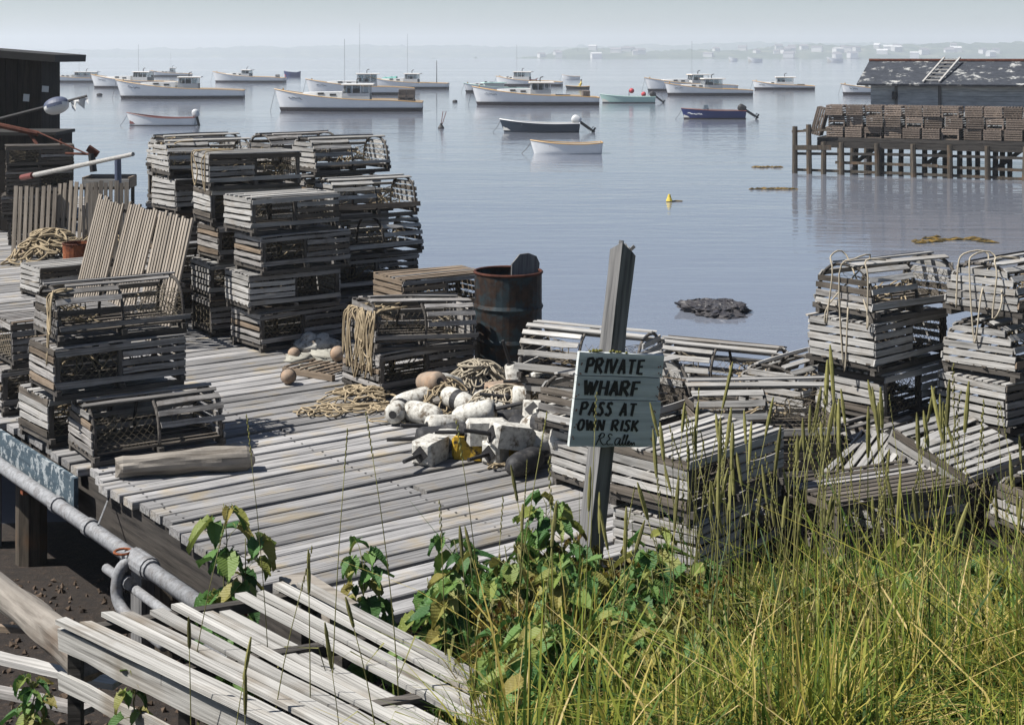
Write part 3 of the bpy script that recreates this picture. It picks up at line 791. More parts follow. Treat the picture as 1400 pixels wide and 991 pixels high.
for i, (uu, vv, ln, lb) in enumerate([(4.05, 2.06, -0.22, 'slat hurdle leaning against traps, the one nearest the four-high tower'),
                                      (5.0, 2.10, -0.25, 'slat hurdle leaning against traps, the middle one of the leaning row'),
                                      (5.95, 2.16, -0.24, 'slat hurdle leaning against traps, the one nearest the rusty bucket')]):
    slat_panel(uv(uu, vv, DECK), PA, ln, lb)
slat_panel(uv(8.2, 3.3, DECK), WA - 0.5, -0.1, 'yellowish upright slat hurdle beside the blue post', 0.5, 1.15, 8)
for i, (x, y, rz, w_, h_, lb) in enumerate([
        (45, 352, -0.1, 0.6, 0.95, 'upright grey slat rack behind the rope heap, below the red-tipped pole'),
        (76, 350, 0.3, 0.5, 0.9, 'narrow upright slat rack next to the grey rack behind the rope heap'),
        (104, 352, -0.2, 0.62, 1.0, 'pale slatted rack leaning at the middle of the junk behind the rope heap'),
        (135, 352, 0.5, 0.45, 0.72, 'short slatted rack between the pale rack and the blue post')]):
    p = px(x, y, DECK); slat_panel(p, rz, -0.12, lb, w_, h_, 8, group='slat racks behind the rope heap')

# ------------------------------------------------------------------ steel drum, buckets, logs
dr = thing('steel_drum', 'open rusty blue-black steel drum at the wharf edge', 'drum', uv(0.95, 3.92, DECK))
prof = [(0.285, 0.0), (0.29, 0.01), (0.285, 0.03)]
for zc in (0.3, 0.58): prof += [(0.285, zc - 0.03), (0.298, zc), (0.285, zc + 0.03)]
prof += [(0.285, 0.86)]
b_ = MB(); n = 32; P2 = prof + [(0.278, 0.86), (0.272, 0.05)]
b_.lathe(P2, n); b_.build('shell', M['drum'], dr, smooth=False)
rim = MB(); pts = [(0.285 * math.cos(2 * math.pi * k / 32), 0.285 * math.sin(2 * math.pi * k / 32), 0.868) for k in range(33)]
rim.tube(pts, 0.013, 6, False); rim.build('rim', M['drumrim'], dr, smooth=True)
pdl = MB(); outl = [(-0.12, 0), (0.12, 0), (0.13, 0.14), (0.10, 0.2), (0.03, 0.225), (-0.05, 0.215), (-0.12, 0.13)]
vs = [(x, -0.012, z) for x, z in outl] + [(x, 0.012, z) for x, z in outl]; k = len(outl)
pdl.add(vs, [tuple(range(k)), tuple(range(2 * k - 1, k - 1, -1))] + [(i, i + k, (i + 1) % k + k, (i + 1) % k) for i in range(k)])
pb = uv(0.95, 3.92, DECK)
po = pdl.build('paddle_blade', M['post'], None, (pb.x + 0.14, pb.y + 0.07, DECK + 0.79), (-0.06, 0.05, 0.3)); tag(po, 'rounded grey board sticking up out of the steel drum', 'board')

p = px(106, 377, DECK)
bk = thing('rusty_bucket', 'rust-brown steel bucket beside the rope heap', 'bucket', p)
MB().lathe([(0.165, 0.0), (0.18, 0.40), (0.172, 0.40), (0.158, 0.03)], 20).build('shell', M['rust'], bk, smooth=False)
rm = MB(); rm.tube([(0.18 * math.cos(2 * math.pi * k / 20), 0.18 * math.sin(2 * math.pi * k / 20), 0.40) for k in range(21)], 0.009, 5, False); rm.build('rim', M['redrust'], bk)

def log(name, a, b, r0, r1, label, mat='log', cat='log'):
    a, b = Vector(a), Vector(b); d = b - a; L = d.length
    lb = MB(); n = 20; vs = []; seg = 26
    for i in range(seg + 1):
        q = i / seg
        for k in range(n):
            an = 2 * math.pi * k / n
            rr = lerp(r0, r1, q) * (1 + 0.22 * noise.noise(Vector((q * 4 + L, math.cos(an) * 1.3, math.sin(an) * 1.3))) + 0.12 * noise.noise(Vector((q * 5, math.cos(an) * 4, math.sin(an) * 4 + 5))))
            if i in (0, seg): rr *= 0.86
            vs.append((-L / 2 + L * q + (0.02 * math.cos(an * 2) if i in (0, seg) else 0), rr * math.cos(an), rr * math.sin(an) + 0.01 * math.sin(q * 3)))
    fs = [(i * n + k, i * n + (k + 1) % n, (i + 1) * n + (k + 1) % n, (i + 1) * n + k) for i in range(seg) for k in range(n)]
    fs += [tuple(range(n))[::-1], tuple(seg * n + k for k in range(n))]
    lb.add(vs, fs)
    o = lb.build(name, M[mat], None, (a + b) / 2, d.to_track_quat('X', 'Z').to_euler(), smooth=False)
    return tag(o, label, cat)
log('driftwood_log', px(158, 657, DECK) + Vector((0, 0.06, 0.068)), px(342, 645, DECK) + Vector((0, 0.06, 0.075)), 0.066, 0.078, 'short weathered log lying on the deck before the near traps')
a = Vector((-2.25, 6.75, ground_z(-2.25, 6.75) + 0.45)); 
log('driftwood_log', pd(-40, 778, 6.9), pd(128, 912, 5.9), 0.06, 0.075, 'pale stripped tree trunk lying on the slope under the pipe')

# ------------------------------------------------------------------ pipes along the wharf edge
pipes = thing('water_pipe', 'grey iron water pipe with valve running along the wharf edge', 'pipe', WP, (0, 0, WA))
def pl(v, u, z): return Vector((v, u, z))
MB().tube([pl(-0.22, 4.0, 0.995), pl(-0.22, -2.55, 0.985)], 0.046, 14).build('main_pipe', M['pipe'], pipes, smooth=True)
for uu in (0.35, -0.22, -1.0, -1.12):
    MB().tube([pl(-0.22, uu + 0.03, 0.99), pl(-0.22, uu - 0.03, 0.99)], 0.056, 14).build('coupling', M['pipe'], pipes, smooth=False)
MB().tube([pl(-0.22, -0.9, 0.99), pl(-0.22, -1.12, 0.99)], 0.064, 14).build('tee_fitting', M['pipe'], pipes, smooth=False)
MB().tube([pl(-0.25, -0.55, 0.84), pl(-0.25, -2.3, 0.84)], 0.028, 10).build('branch_pipe', M['pipe'], pipes, smooth=True)
vb = MB(); vb.tube(smooth_path([pl(-0.27, -0.93, 0.99), pl(-0.32, -0.93, 0.95), pl(-0.34, -0.93, 0.86), pl(-0.34, -0.96, 0.78), pl(-0.33, -1.06, 0.735), pl(-0.32, -1.3, 0.72), pl(-0.32, -1.55, 0.72)], 4), 0.034, 10)
vb.build('bent_pipe', M['pipe'], pipes, smooth=True)
vv_ = MB(); vv_.tube([pl(-0.28, -0.88, 0.84), pl(-0.28, -0.88, 0.93)], 0.045, 10); vv_.tube([pl(-0.28, -0.88, 0.92), pl(-0.28, -0.88, 1.03)], 0.02, 8)
vv_.tube([pl(-0.28, -0.83, 0.88), pl(-0.28, -0.98, 0.88)], 0.04, 10); vv_.build('valve', M['pipe'], pipes)
hw_ = MB(); hw_.tube([pl(-0.28 + 0.05 * math.cos(k * math.pi / 6), -0.88 + 0.05 * math.sin(k * math.pi / 6), 1.035) for k in range(13)], 0.008, 5, False); hw_.build('handwheel', M['rust'], pipes)
for uu in (-1.2, -1.28):
    MB().tube([pl(-0.325, uu, 0.725), pl(-0.325, uu - 0.04, 0.725)], 0.044, 10).build('coupling', M['pipe'], pipes)
MB().tube([pl(0.0, -0.02, 1.13), pl(-0.22, -0.35, 1.04)], 0.006, 5).build('wire_brace', M['pipe'], pipes)
for uu in (3.6, 1.0, -1.9):
    MB().box((0, 0, 0), (0.22, 0.05, 0.05)).build('hanger', M['rust'], pipes, (-0.12, uu, 0.925))

# ------------------------------------------------------------------ collapsed slatted crate in the foreground
cr = thing('slatted_crate', 'collapsed bleached slatted crate lying on the bank before the wharf', 'crate', (-0.9, 5.2, 1.3))
CL = Vector((-0.9, 5.2, 1.3))
zt = 1.73; nS = 12
cs = [slat_mesh(300 + i, M['crate'], 1.0, 0.044, 0.018, 8) for i in range(5)]
for k in range(nS):
    q = k / (nS - 1)
    a = px(lerp(88, 415, q) + R.uniform(-5, 5), lerp(850, 797, q) + R.uniform(-3, 3), zt)
    dirv = Vector((lerp(0.73, 0.62, q), -lerp(0.68, 0.79, q), 0)).normalized()
    L = 1.75 + R.uniform(-0.1, 0.1)
    if k in (4, 9): L *= 0.94
    b2 = a + dirv * L
    zz = zt + R.uniform(-0.008, 0.008) - (0.03 if k in (6, 7) else 0)
    o = put('slat', R.choice(cs), cr, (a + b2) / 2 - CL + Vector((0, 0, zz - zt)), (0, R.uniform(-0.008, 0.008), math.atan2(dirv.y, dirv.x)), (L, R.uniform(0.85, 1.15), 1))
for off in (0.06, 0.62, 1.2):
    a = px(92, 848, zt) + Vector((0.72, -0.69, 0)) * off; b2 = px(412, 797, zt) + Vector((0.64, -0.77, 0)) * off
    d = b2 - a
    put('crossbar', BARS, cr, (a + b2) / 2 - CL + Vector((0, 0, -0.035)), (0, 0, math.atan2(d.y, d.x)), (d.length, 1.3, 1.2))
a = px(80, 868, zt - 0.06); d = Vector((0.74, -0.67, 0))
for zz, sc_ in ((-0.0, 1.4), (-0.16, 1.1)):
    put('side_board', cs[1], cr, a + d * 0.8 - CL + Vector((0, 0, zz - 0.01)), (math.pi / 2, 0, math.atan2(d.y, d.x)), (1.6, sc_ * 1.4, 1))
for off in (0.05, 0.75, 1.5):
    p = a + d * off; gz = ground_z(p.x, p.y)
    MB().box((0, 0, (zt - 0.05 + gz - 0.05) / 2 - zt + 0.05), (0.05, 0.05, zt - 0.05 - gz + 0.05)).build('post', M['frame'], cr, p - CL + VV * 0.04 + Vector((0, 0, 0.01)))
    p = px(412, 797, zt) + Vector((0.64, -0.77, 0)) * off; gz = ground_z(p.x, p.y)
    MB().box((0, 0, (gz - 0.05 - zt) / 2 - 0.02), (0.05, 0.05, zt - gz)).build('post', M['frame'], cr, p - CL)
bb = MB(); bb.beam(px(400, 800, 1.62), px(470, 845, 1.62), 0.13, 0.1)
for v_ in range(len(bb.v)): bb.v[v_] = tuple(Vector(bb.v[v_]) - CL)
bb.build('broken_beam', M['log'], cr)
# loose boards at the lower left
for i, (x0, y0, x1, y1, wd, lb, mt) in enumerate([
        (-30, 905, 160, 948, 0.07, 'pale loose board on the slope beside the stripped trunk', 'lathw'),
        (-30, 868, 150, 880, 0.035, 'thin yellow-brown pole on the slope beside the stripped trunk', 'lathb'),
        (-20, 955, 120, 985, 0.06, 'grey loose board at the foot of the slope under the pale board', 'lath')]):
    a = px(x0, y0, 1.2); b2 = px(x1, y1, 1.25); L = (b2 - a).length
    d = b2 - a
    me = slat_mesh(400 + i, M[mt], L, wd, 0.025, 8)
    o = put('loose_board' if i != 1 else 'wooden_pole', me, None, (a + b2) / 2 + Vector((0, 0, 0.04)), d.to_track_quat('X', 'Z').to_euler()); tag(o, lb, 'board' if i != 1 else 'pole')

# ------------------------------------------------------------------ the sign
sg = thing('wharf_sign', 'leaning post with painted board sign reading private wharf', 'sign', (0.475, 6.6, 1.17), (0, math.radians(6.3), 0))
YAW = math.radians(20)
ph = 1.86
pm = MB(); vs = []; seg = 16
for i in range(seg + 1):
    q = i / seg
    for k, (sx, sy) in enumerate(((-1, -1), (1, -1), (1, 1), (-1, 1))):
        z = ph * q
        if i == seg: z += (0.045, -0.015, 0.03, 0.0)[k]
        hx = 0.043 + 0.004 * noise.noise(Vector((q * 5, k, 1))); hy = 0.040 + 0.004 * noise.noise(Vector((q * 5, k, 7)))
        if 0.78 < q < 0.97 and k == 1: hx -= 0.006 * abs(math.sin(q * 60))
        vs.append((sx * hx, sy * hy, z))
fs = [(i * 4 + k, i * 4 + (k + 1) % 4, (i + 1) * 4 + (k + 1) % 4, (i + 1) * 4 + k) for i in range(seg) for k in range(4)]
fs += [(3, 2, 1, 0)]
b0 = len(vs); tops = [seg * 4 + k for k in range(4)]
vs.append((0.0, 0.0, ph - 0.02)); fs += [(tops[k], tops[(k + 1) % 4], b0) for k in range(4)]
pm.add(vs, fs); pm.build('post', M['post'], sg, rot=(0, 0, YAW + 0.25))
sp_ = MB()
for k in range(5): sp_.beam((R.uniform(-.04, .04), R.uniform(-.03, .03), ph - 0.06), (R.uniform(-.045, .045), R.uniform(-.035, .035), ph + R.uniform(0.01, 0.05)), 0.02, 0.014)
sp_.build('splinter', M['post'], sg, rot=(0, 0, YAW + 0.25))
SW, SH = 0.425, 0.42
fd = Vector((math.sin(YAW), -math.cos(YAW), 0)); fx = Vector((math.cos(YAW), math.sin(YAW), 0))
zc = 1.205; org = fd * 0.066 + Vector((0.015, 0, 0))
rows_ = [0.098, 0.10, 0.16 - 0.04, 0.087]
ztop = zc + SH / 2
bz = ztop
bh_list = [0.105, 0.105, 0.21]
for k, hh in enumerate(bh_list):
    me = MB(); n_ = 10; vs = []
    w0 = SW + (0.0, 0.0, -0.0)[k]
    for i in range(n_ + 1):
        q = i / n_; x = -w0 / 2 + w0 * q
        if i == n_: x += (-0.004, -0.012, 0.006)[k]
        lo = -hh / 2 + 0.0015 + (R.uniform(-0.004, 0.001) if k == 2 else R.uniform(0, 0.001)); hi = hh / 2 - 0.0015 - R.uniform(0, 0.0015)
        if k == 2 and i >= n_ - 1: lo += 0.012 * (i - n_ + 1)
        vs += [(x, lo, -0.011), (x, hi, -0.011), (x, hi, 0.011), (x, lo, 0.011)]
    fs = [(i * 4 + j, (i + 1) * 4 + j, (i + 1) * 4 + (j + 1) % 4, i * 4 + (j + 1) % 4) for i in range(n_) for j in range(4)]
    fs += [(0, 1, 2, 3), (n_ * 4 + 3, n_ * 4 + 2, n_ * 4 + 1, n_ * 4)]
    me.add(vs, fs)
    me.build('board', M['sign'], sg, org + Vector((0, 0, bz - hh / 2)), (math.pi / 2, 0, YAW))
    bz -= hh
for sx in (-1, 1):
    MB().box((0, 0, 0), (0.37, 0.03, 0.018)).build('cleat', M['post'], sg, org - fd * 0.0215 + fx * (sx * 0.15) + Vector((0, 0, zc)), (0, math.pi / 2, YAW))
ST = {
 'P': [[(0, 0), (0.06, 1)], [(0.05, .97), (.45, .98), (.62, .8), (.5, .55), (.05, .47)]],
 'R': [[(0, 0), (0.04, 1)], [(0.05, .97), (.45, .98), (.6, .8), (.48, .56), (.05, .5)], [(.22, .5), (.68, 0)]],
 'I': [[(.1, 0), (.16, 1)]],
 'V': [[(0, 1), (.3, 0.02)], [(.33, .02), (.68, 1)]],
 'A': [[(0, 0), (.36, 1)], [(.36, .98), (.62, 0)], [(.12, .33), (.55, .33)]],
 'T': [[(0, .94), (.75, .94)], [(.38, .9), (.36, 0)]],
 'E': [[(0.04, 0), (.06, 1)], [(.1, .94), (.62, .96)], [(.1, .52), (.5, .53)], [(.1, .05), (.58, .05)]],
 'W': [[(0, 1), (.22, 0)], [(.24, .02), (.48, .9)], [(.48, .88), (.68, 0)], [(.7, .02), (1.0, 1)]],
 'H': [[(0, 0), (.05, 1)], [(.6, 0), (.64, 1)], [(.1, .5), (.56, .5)]],
 'F': [[(0.02, 0), (.07, 1)], [(.1, .94), (.64, .96)], [(.1, .5), (.48, .52)]],
 'S': [[(.6, .86), (.42, .99), (.16, .92), (.12, .7), (.42, .48), (.52, .25), (.34, .03), (.06, .08), (0, .2)]],
 'O': [[(.36, .97), (.16, .9), (.04, .66), (0, .38), (.08, .12), (.25, .02), (.44, .1), (.57, .34), (.6, .62), (.52, .88), (.36, .97), (.28, .96)]],
 'N': [[(0, 0), (.03, 1)], [(.06, .97), (.56, .05)], [(.6, 0), (.64, 1)]],
 'K': [[(0, 0), (.05, 1)], [(.6, 1), (.1, .45)], [(.2, .5), (.66, 0)]],
 '.': [[(0, 0), (.07, .07)]],
}
def ribbon(b, pts, wfun, z):
    pts = [Vector((p[0], p[1], 0)) for p in pts]
    L_, R_ = [], []
    for i, p in enumerate(pts):
        d0 = (p - pts[i - 1]).normalized() if i else None; d1 = (pts[i + 1] - p).normalized() if i < len(pts) - 1 else None
        d = ((d0 or d1) + (d1 or d0)); d = d.normalized() if d.length > 1e-4 else (d1 or d0)
        nrm = Vector((-d.y, d.x, 0)); k = 1.0
        if d0 and d1: k = 1 / max(0.6, nrm.dot(Vector((-d1.y, d1.x, 0))))
        w_ = wfun(d) / 2 * k
        L_.append(p + nrm * w_ + Vector((0, 0, z))); R_.append(p - nrm * w_ + Vector((0, 0, z)))
    n_ = len(pts)
    b.add(L_ + R_, [(n_ + i, n_ + i + 1, i + 1, i) for i in range(n_ - 1)])
def letter_line(text, x0, y0, h, adv, slant=0.0, thick=0.28):
    b = MB(); x = x0; zi = 0
    for ch in text:
        if ch == ' ': x += h * adv * 0.62; continue
        for pl_ in ST[ch]:
            pts = [(x + (p[0] * 0.98 + slant * p[1]) * h * 0.92, y0 + p[1] * h) for p in pl_]
            ribbon(b, pts, lambda d: h * (0.15 + (thick - 0.15) * abs(d.y)), 0.0006 + zi * 0.00025); zi = (zi + 1) % 6
        mx_ = max(p[0] for s in ST[ch] for p in s)
        x += h * 0.92 * (mx_ + 0.27)
    return b
lines = [('PRIVATE', -0.172, 0.118, 0.066, 1, 0.08), ('WHARF', -0.172, 0.020, 0.066, 1, 0.06), ('PASS AT', -0.178, -0.070, 0.058, 1, 0.10), ('OWN RISK', -0.182, -0.138, 0.049, 1, 0.06)]
for tx, x0, y0, h, adv, sl_ in lines:
    b = letter_line(tx, x0, y0, h, adv, sl_)
    wmax = max(v[0] for v in b.v) - x0
    want = {'PRIVATE': 0.285, 'WHARF': 0.275, 'PASS AT': 0.275, 'OWN RISK': 0.30}[tx]
    b.v = [(x0 + (v[0] - x0) * want / wmax, v[1], v[2]) for v in b.v]
    b.build('lettering', M['ink'], sg, org + fd * 0.0125 + Vector((0, 0, zc)), (math.pi / 2, 0, YAW))
# the signature in script: R. E. Allen
scr = MB(); S0 = [
 [(0.0, 0), (.16, .55), (.3, 1.0)], [(.12, .72), (.3, 1.02), (.5, .95), (.46, .7), (.24, .52), (.36, .2), (.52, .02)], [(.6, .03), (.65, .1)],
 [(1.06, .85), (.9, .98), (.78, .8), (.92, .55), (.74, .32), (.78, .06), (1.0, .1)], [(1.08, .03), (1.13, .1)],
 [(1.6, .6), (1.42, .62), (1.28, .3), (1.36, .03), (1.52, .2), (1.64, .6), (1.6, .1), (1.72, .1), (1.92, .8), (1.86, .9), (1.8, .2), (1.92, .08), (2.12, .8), (2.06, .9), (2.0, .2), (2.1, .06), (2.26, .3), (2.2, .42), (2.14, .2), (2.26, .03), (2.4, .3), (2.44, .05), (2.56, .3), (2.62, .05)]]
for i, pl_ in enumerate(S0):
    pts = smooth_path([Vector((-0.085 + p[0] * 0.072, -0.202 + p[1] * 0.052, 0)) for p in pl_], 4) if len(pl_) > 2 else [Vector((-0.085 + p[0] * 0.072, -0.202 + p[1] * 0.052, 0)) for p in pl_]
    # short ribbons, each a hair above the last where they cross
    for j in range(len(pts) - 1):
        d_ = (pts[j + 1] - pts[j])
        if d_.length > 1e-5: ribbon(scr, [pts[j] - d_ * 0.15, pts[j + 1] + d_ * 0.15], lambda d: 0.0032 + 0.003 * abs(d.y), 0.0006 + 0.00006 * j)
scr.build('lettering', M['ink'], sg, org + fd * 0.0125 + Vector((0, 0, zc)), (math.pi / 2, 0, YAW))
nb = MB()
for sx in (-0.2, -0.195, 0.19, 0.195):
    for zz in (0.16, 0.12, 0.06, 0.02, -0.05, -0.12, -0.17):
        nb.box((sx + R.uniform(-.006, .006), zz + R.uniform(-.008, .008), 0.0005), (0.005, 0.005, 0.003))
nb.build('nail_heads', M['rust'], sg, org + fd * 0.0115 + Vector((0, 0, zc)), (math.pi / 2, 0, YAW))
lc = MB()
for k in range(26):
    c = Vector((R.choice([-0.13, -0.03]) + R.gauss(0, 0.022), R.gauss(0, 0.004), R.uniform(0, 0.006)))
    lc.lathe([(0.002, -0.004), (0.008, 0), (0.006, 0.004), (0.001, 0.006)], 6, c=c)
lc.build('lichen', M['yleaf'], sg, org + Vector((0, 0, ztop)), (0, 0, YAW))

# ------------------------------------------------------------------ buoys
def buoy(kind, p, rot, label, body='buoyw', band=None, stick=True, s=1.0, name=None):
    o = thing('trap_buoy', label, 'buoy', p, rot, 'trap buoys piled on the wharf')
    if kind == 'square':
        b = MB(); vs = []; prof = [(-0.15, 0.055), (-0.13, 0.075), (0.10, 0.075), (0.15, 0.045)]
        for x, h in prof:
            for sy, sz in ((-1, -1), (1, -1), (1, 1), (-1, 1)): vs.append((x * s, sy * h * s, sz * h * s))
        fs = [(i * 4 + k, i * 4 + (k + 1) % 4, (i + 1) * 4 + (k + 1) % 4, (i + 1) * 4 + k) for i in range(3) for k in range(4)] + [(3, 2, 1, 0), (12, 13, 14, 15)]
        b.add(vs, fs); b.build('float', M[body], o)
        if band:
            bb = MB(); bb.box((0.03 * s, 0, 0), (0.13 * s, 0.153 * s, 0.153 * s)); bb.build('painted_band', M[band], o)
        cp = MB(); cp.box((-0.155 * s, 0, 0), (0.012, 0.082 * s, 0.082 * s), rot=(math.pi / 4, 0, 0)); cp.build('end_plate', M['dark'], o)
    else:
        prof = [(0.03, -0.16), (0.068, -0.15), (0.078, -0.11), (0.078, 0.04), (0.068, 0.11), (0.045, 0.15), (0.018, 0.165)]
        if kind == 'drum': prof = [(0.06, -0.12), (0.084, -0.11), (0.088, -0.02), (0.084, 0.10), (0.06, 0.115)]
        if kind == 'cone': prof = [(0.02, -0.16), (0.05, -0.15), (0.095, 0.08), (0.09, 0.13), (0.03, 0.145)]
        b = MB(); b.lathe([(r_ * s, h * s) for r_, h in prof], 24, axis='X'); b.build('float', M[body], o, smooth=True)
        if band:
            r_ = max(q[0] for q in prof) * s + 0.002
            bb = MB(); bb.lathe([(r_ * 0.9, -0.035 * s), (r_, -0.03 * s), (r_, 0.03 * s), (r_ * 0.9, 0.035 * s)], 18, axis='X'); bb.build('painted_band', M[band], o)
        MB().tube([(-0.162 * s, 0, 0), (-0.150 * s, 0, 0)], 0.03 * s, 10).build('end_plate', M['dark'], o)
    if stick:
        MB().tube([(-0.13 * s, 0, 0), (-0.36 * s, 0, 0.005)], [0.016 * s, 0.013 * s], 8).build('spindle', M['dark'], o)
    return o
def bz(x, y, z=0.0): return px(x, y, DECK + z)
BU = [ # kind, px, py, height of centre, (pitch, yaw), body, band, label, stick
 ('square', 590, 614, 0.078, (0.0, 62), 'buoyw', None, 'square white buoy with black spindle lying foremost on the planks', True),
 ('square', 622, 606, 0.078, (0.0, -22), 'buoyw', None, 'white half-square buoy end to end with the yellow flaked buoy', False),
 ('square', 650, 610, 0.078, (0.0, -12), 'buoyy', None, 'square yellow buoy with black flaking paint', False),
 ('square', 688, 614, 0.078, (0.0, 50), 'buoyw', 'buoyy', 'square buoy with yellow band and black spindle by the drum-shaped buoy', True),
 ('square', 668, 590, 0.19, (0.0, 5), 'buoyw', None, 'upright-faced white square buoy with black marks on top of the pile', True),
 ('drum', 738, 606, 0.12, (0.1, 20), 'buoyw', None, 'fat white drum-shaped buoy at the foot of the sign traps', False),
 ('bullet', 648, 565, 0.17, (0.25, 165), 'buoyw', None, 'white bullet-shaped buoy with thick black spindle in the pile middle', True),
 ('bullet', 612, 582, 0.10, (0.1, 25), 'buoyw', None, 'weathered white buoy tangled under the rope tails', True),
 ('bullet', 562, 548, 0.09, (0.2, 200), 'buoyw', None, 'white buoy with open black end beside the rope-covered trap', False),
 ('bullet', 612, 525, 0.16, (-0.35, 240), 'buoyw', None, 'small white buoy perched behind the rope tangle', False),
 ('bullet', 580, 565, 0.09, (0.0, 320), 'buoyw', None, 'dirty white buoy half hidden by rope at the pile edge', False),
 ('drum', 722, 545, 0.18, (0.1, 5), 'buoyw', 'buoyb', 'white buoy with black body lying before the sign', True),
 ('square', 752, 520, 0.24, (0.0, 10), 'buoyw', None, 'white square buoy lying high against the sign board', True),
 ('cone', 760, 566, 0.26, (0.3, 205), 'buoyw', None, 'big white cone-shaped buoy leaning on the sign board', False),
 ('square', 732, 568, 0.16, (0.5, 80), 'buoyw', 'buoyy', 'white buoy with yellow stripe and rope eye', False),
 ('cone', 706, 522, 0.14, (1.2, 30), 'buoyw', None, 'white cone-shaped buoy pointing up behind the rope', True),
 ('bullet', 700, 575, 0.10, (0.0, 185), 'buoyb', None, 'black buoy with long spindle in the pile middle', True),
 ('bullet', 690, 560, 0.10, (0.0, 15), 'buoyw', 'buoyb', 'dirty buoy behind the black spindle', False),
 ('drum', 716, 590, 0.10, (0.2, 300), 'buoyb', None, 'black buoy behind the fat drum-shaped one', False),
 ('bullet', 770, 590, 0.30, (0.5, 250), 'buoyw', None, 'white buoy slipped down behind the cone-shaped one', False),
 ('bullet', 640, 592, 0.10, (0.0, 10), 'buoyb', None, 'blackened buoy behind the yellow flaked one', True),
 ('square', 690, 536, 0.12, (0.0, 30), 'buoyp', None, 'faded tan square buoy under the pale rope', False),
 ('bullet', 588, 522, 0.20, (0.2, 120), 'buoyp', None, 'small orange-tan buoy on top of the rope', False),
 ('bullet', 672, 548, 0.09, (0.0, 140), 'buoyw', None, 'white buoy buried under the pale rope', False),
 ('bullet', 628, 548, 0.12, (0.1, 310), 'buoyw', 'buoyb', 'white buoy with black band under the rope tangle edge', True),
 ('bullet', 716, 632, 0.075, (0.0, 235), 'buoyb', None, 'black buoy with spindle lying before the drum-shaped one', True),
 ('cone', 742, 582, 0.22, (0.4, 140), 'buoyw', 'buoyb', 'white cone buoy with black band under the sign corner', True),
 ('bullet', 600, 598, 0.085, (0.0, 12), 'buoyb', None, 'blackened buoy behind the foremost square one', True),
 ('square', 700, 596, 0.20, (0.2, 25), 'buoyw', None, 'white square buoy propped between the drum-shaped and the marked one', True),
 ('bullet', 546, 560, 0.085, (0.0, 75), 'buoyw', 'buoyb', 'white buoy with black band at the pile edge by the trap', False),
 ('drum', 752, 552, 0.10, (0.0, 100), 'buoyw', None, 'white buoy in the shade under the cone-shaped one', False),
]
for kd, x, y, hz_, (pt, yw), bd, band, lb, stk_ in BU:
    q = px(x, y, DECK + hz_)
    buoy(kd, q, (0, pt, math.radians(yw) + math.pi * 0), lb, bd, band, stk_, 1.0)
# marks on the white square buoy
# round net floats and the sacking by the tower
for x, y, s_, lb in [(394, 515, 0.062, 'round tan float on the planks by the tan wooden frame'), (462, 484, 0.068, 'round tan float with black strap under the rope-covered trap'), (402, 482, 0.055, 'round grey float among the sacking')]:
    o = thing('round_float', lb, 'float', px(x, y + 10, DECK) + Vector((0, 0, s_)))
    b = MB(); b.lathe([(s_ * math.sin(math.pi * k / 10) * 1.0 + 0.001, -s_ * math.cos(math.pi * k / 10)) for k in range(11)], 16, rot=(0.4, 0.3, 0)); b.build('ball', M['buoyp'], o, smooth=True)
    b = MB(); b.tube([(s_ * 1.02 * math.cos(k * math.pi / 8), 0.01, s_ * 1.02 * math.sin(k * math.pi / 8)) for k in range(17)], 0.005, 5, False); b.build('strap', M['dark'], o)
# tan wooden frame lying on the deck
tf = thing('wooden_hatch', 'small tan slatted frame lying flat by the round float', 'hatch', px(440, 510, DECK) + Vector((0, 0, 0.0)), (0, 0, WA - 1.25))
for s_ in (-1, 1): MB().box((0, s_ * 0.17, 0.025), (0.56, 0.04, 0.05)).build('side_rail', M['lathb'], tf)
for k in range(7): put('slat', SLATS['lathb'][k % 6], tf, (-0.25 + k * 0.083, 0, 0.055), (0, 0, math.pi / 2), (0.40, 0.6, 1))
# sacking heap
for i, (x, y, s_, lb) in enumerate([(428, 475, 0.16, 'white and grey sack slumped against the trap tower'), (408, 492, 0.12, 'flattened grey sack in front of the slumped one'), (444, 488, 0.13, 'dull green folded net sack beside the round float'), (425, 505, 0.10, 'small grey rag on the planks below the sacks')]):
    p = px(x, y, DECK); b = MB(); vs = []; n1, n2 = 14, 8
    for j in range(n2 + 1):
        th = math.pi / 2 * j / n2
        for k in range(n1):
            an = 2 * math.pi * k / n1
            d = Vector((math.cos(an) * math.cos(th), math.sin(an) * math.cos(th), math.sin(th)))
            rr = s_ * (1 + 0.45 * noise.noise(d * 2.3 + Vector((i * 7, 0, 0))) + 0.2 * noise.noise(d * 6 + Vector((i * 3, 1, 0))))
            vs.append((d.x * rr * 1.35, d.y * rr, d.z * rr * (0.75 if i == 0 else 0.45)))
    fs = [(j * n1 + k, j * n1 + (k + 1) % n1, (j + 1) * n1 + (k + 1) % n1, (j + 1) * n1 + k) for j in range(n2) for k in range(n1)] + [tuple(range(n1))[::-1]]
    b.add(vs, fs); o = b.build('sack', M['sack'] if i else M['buoyw'], None, p, (0, 0, i), smooth=True); tag(o, lb, 'sack')

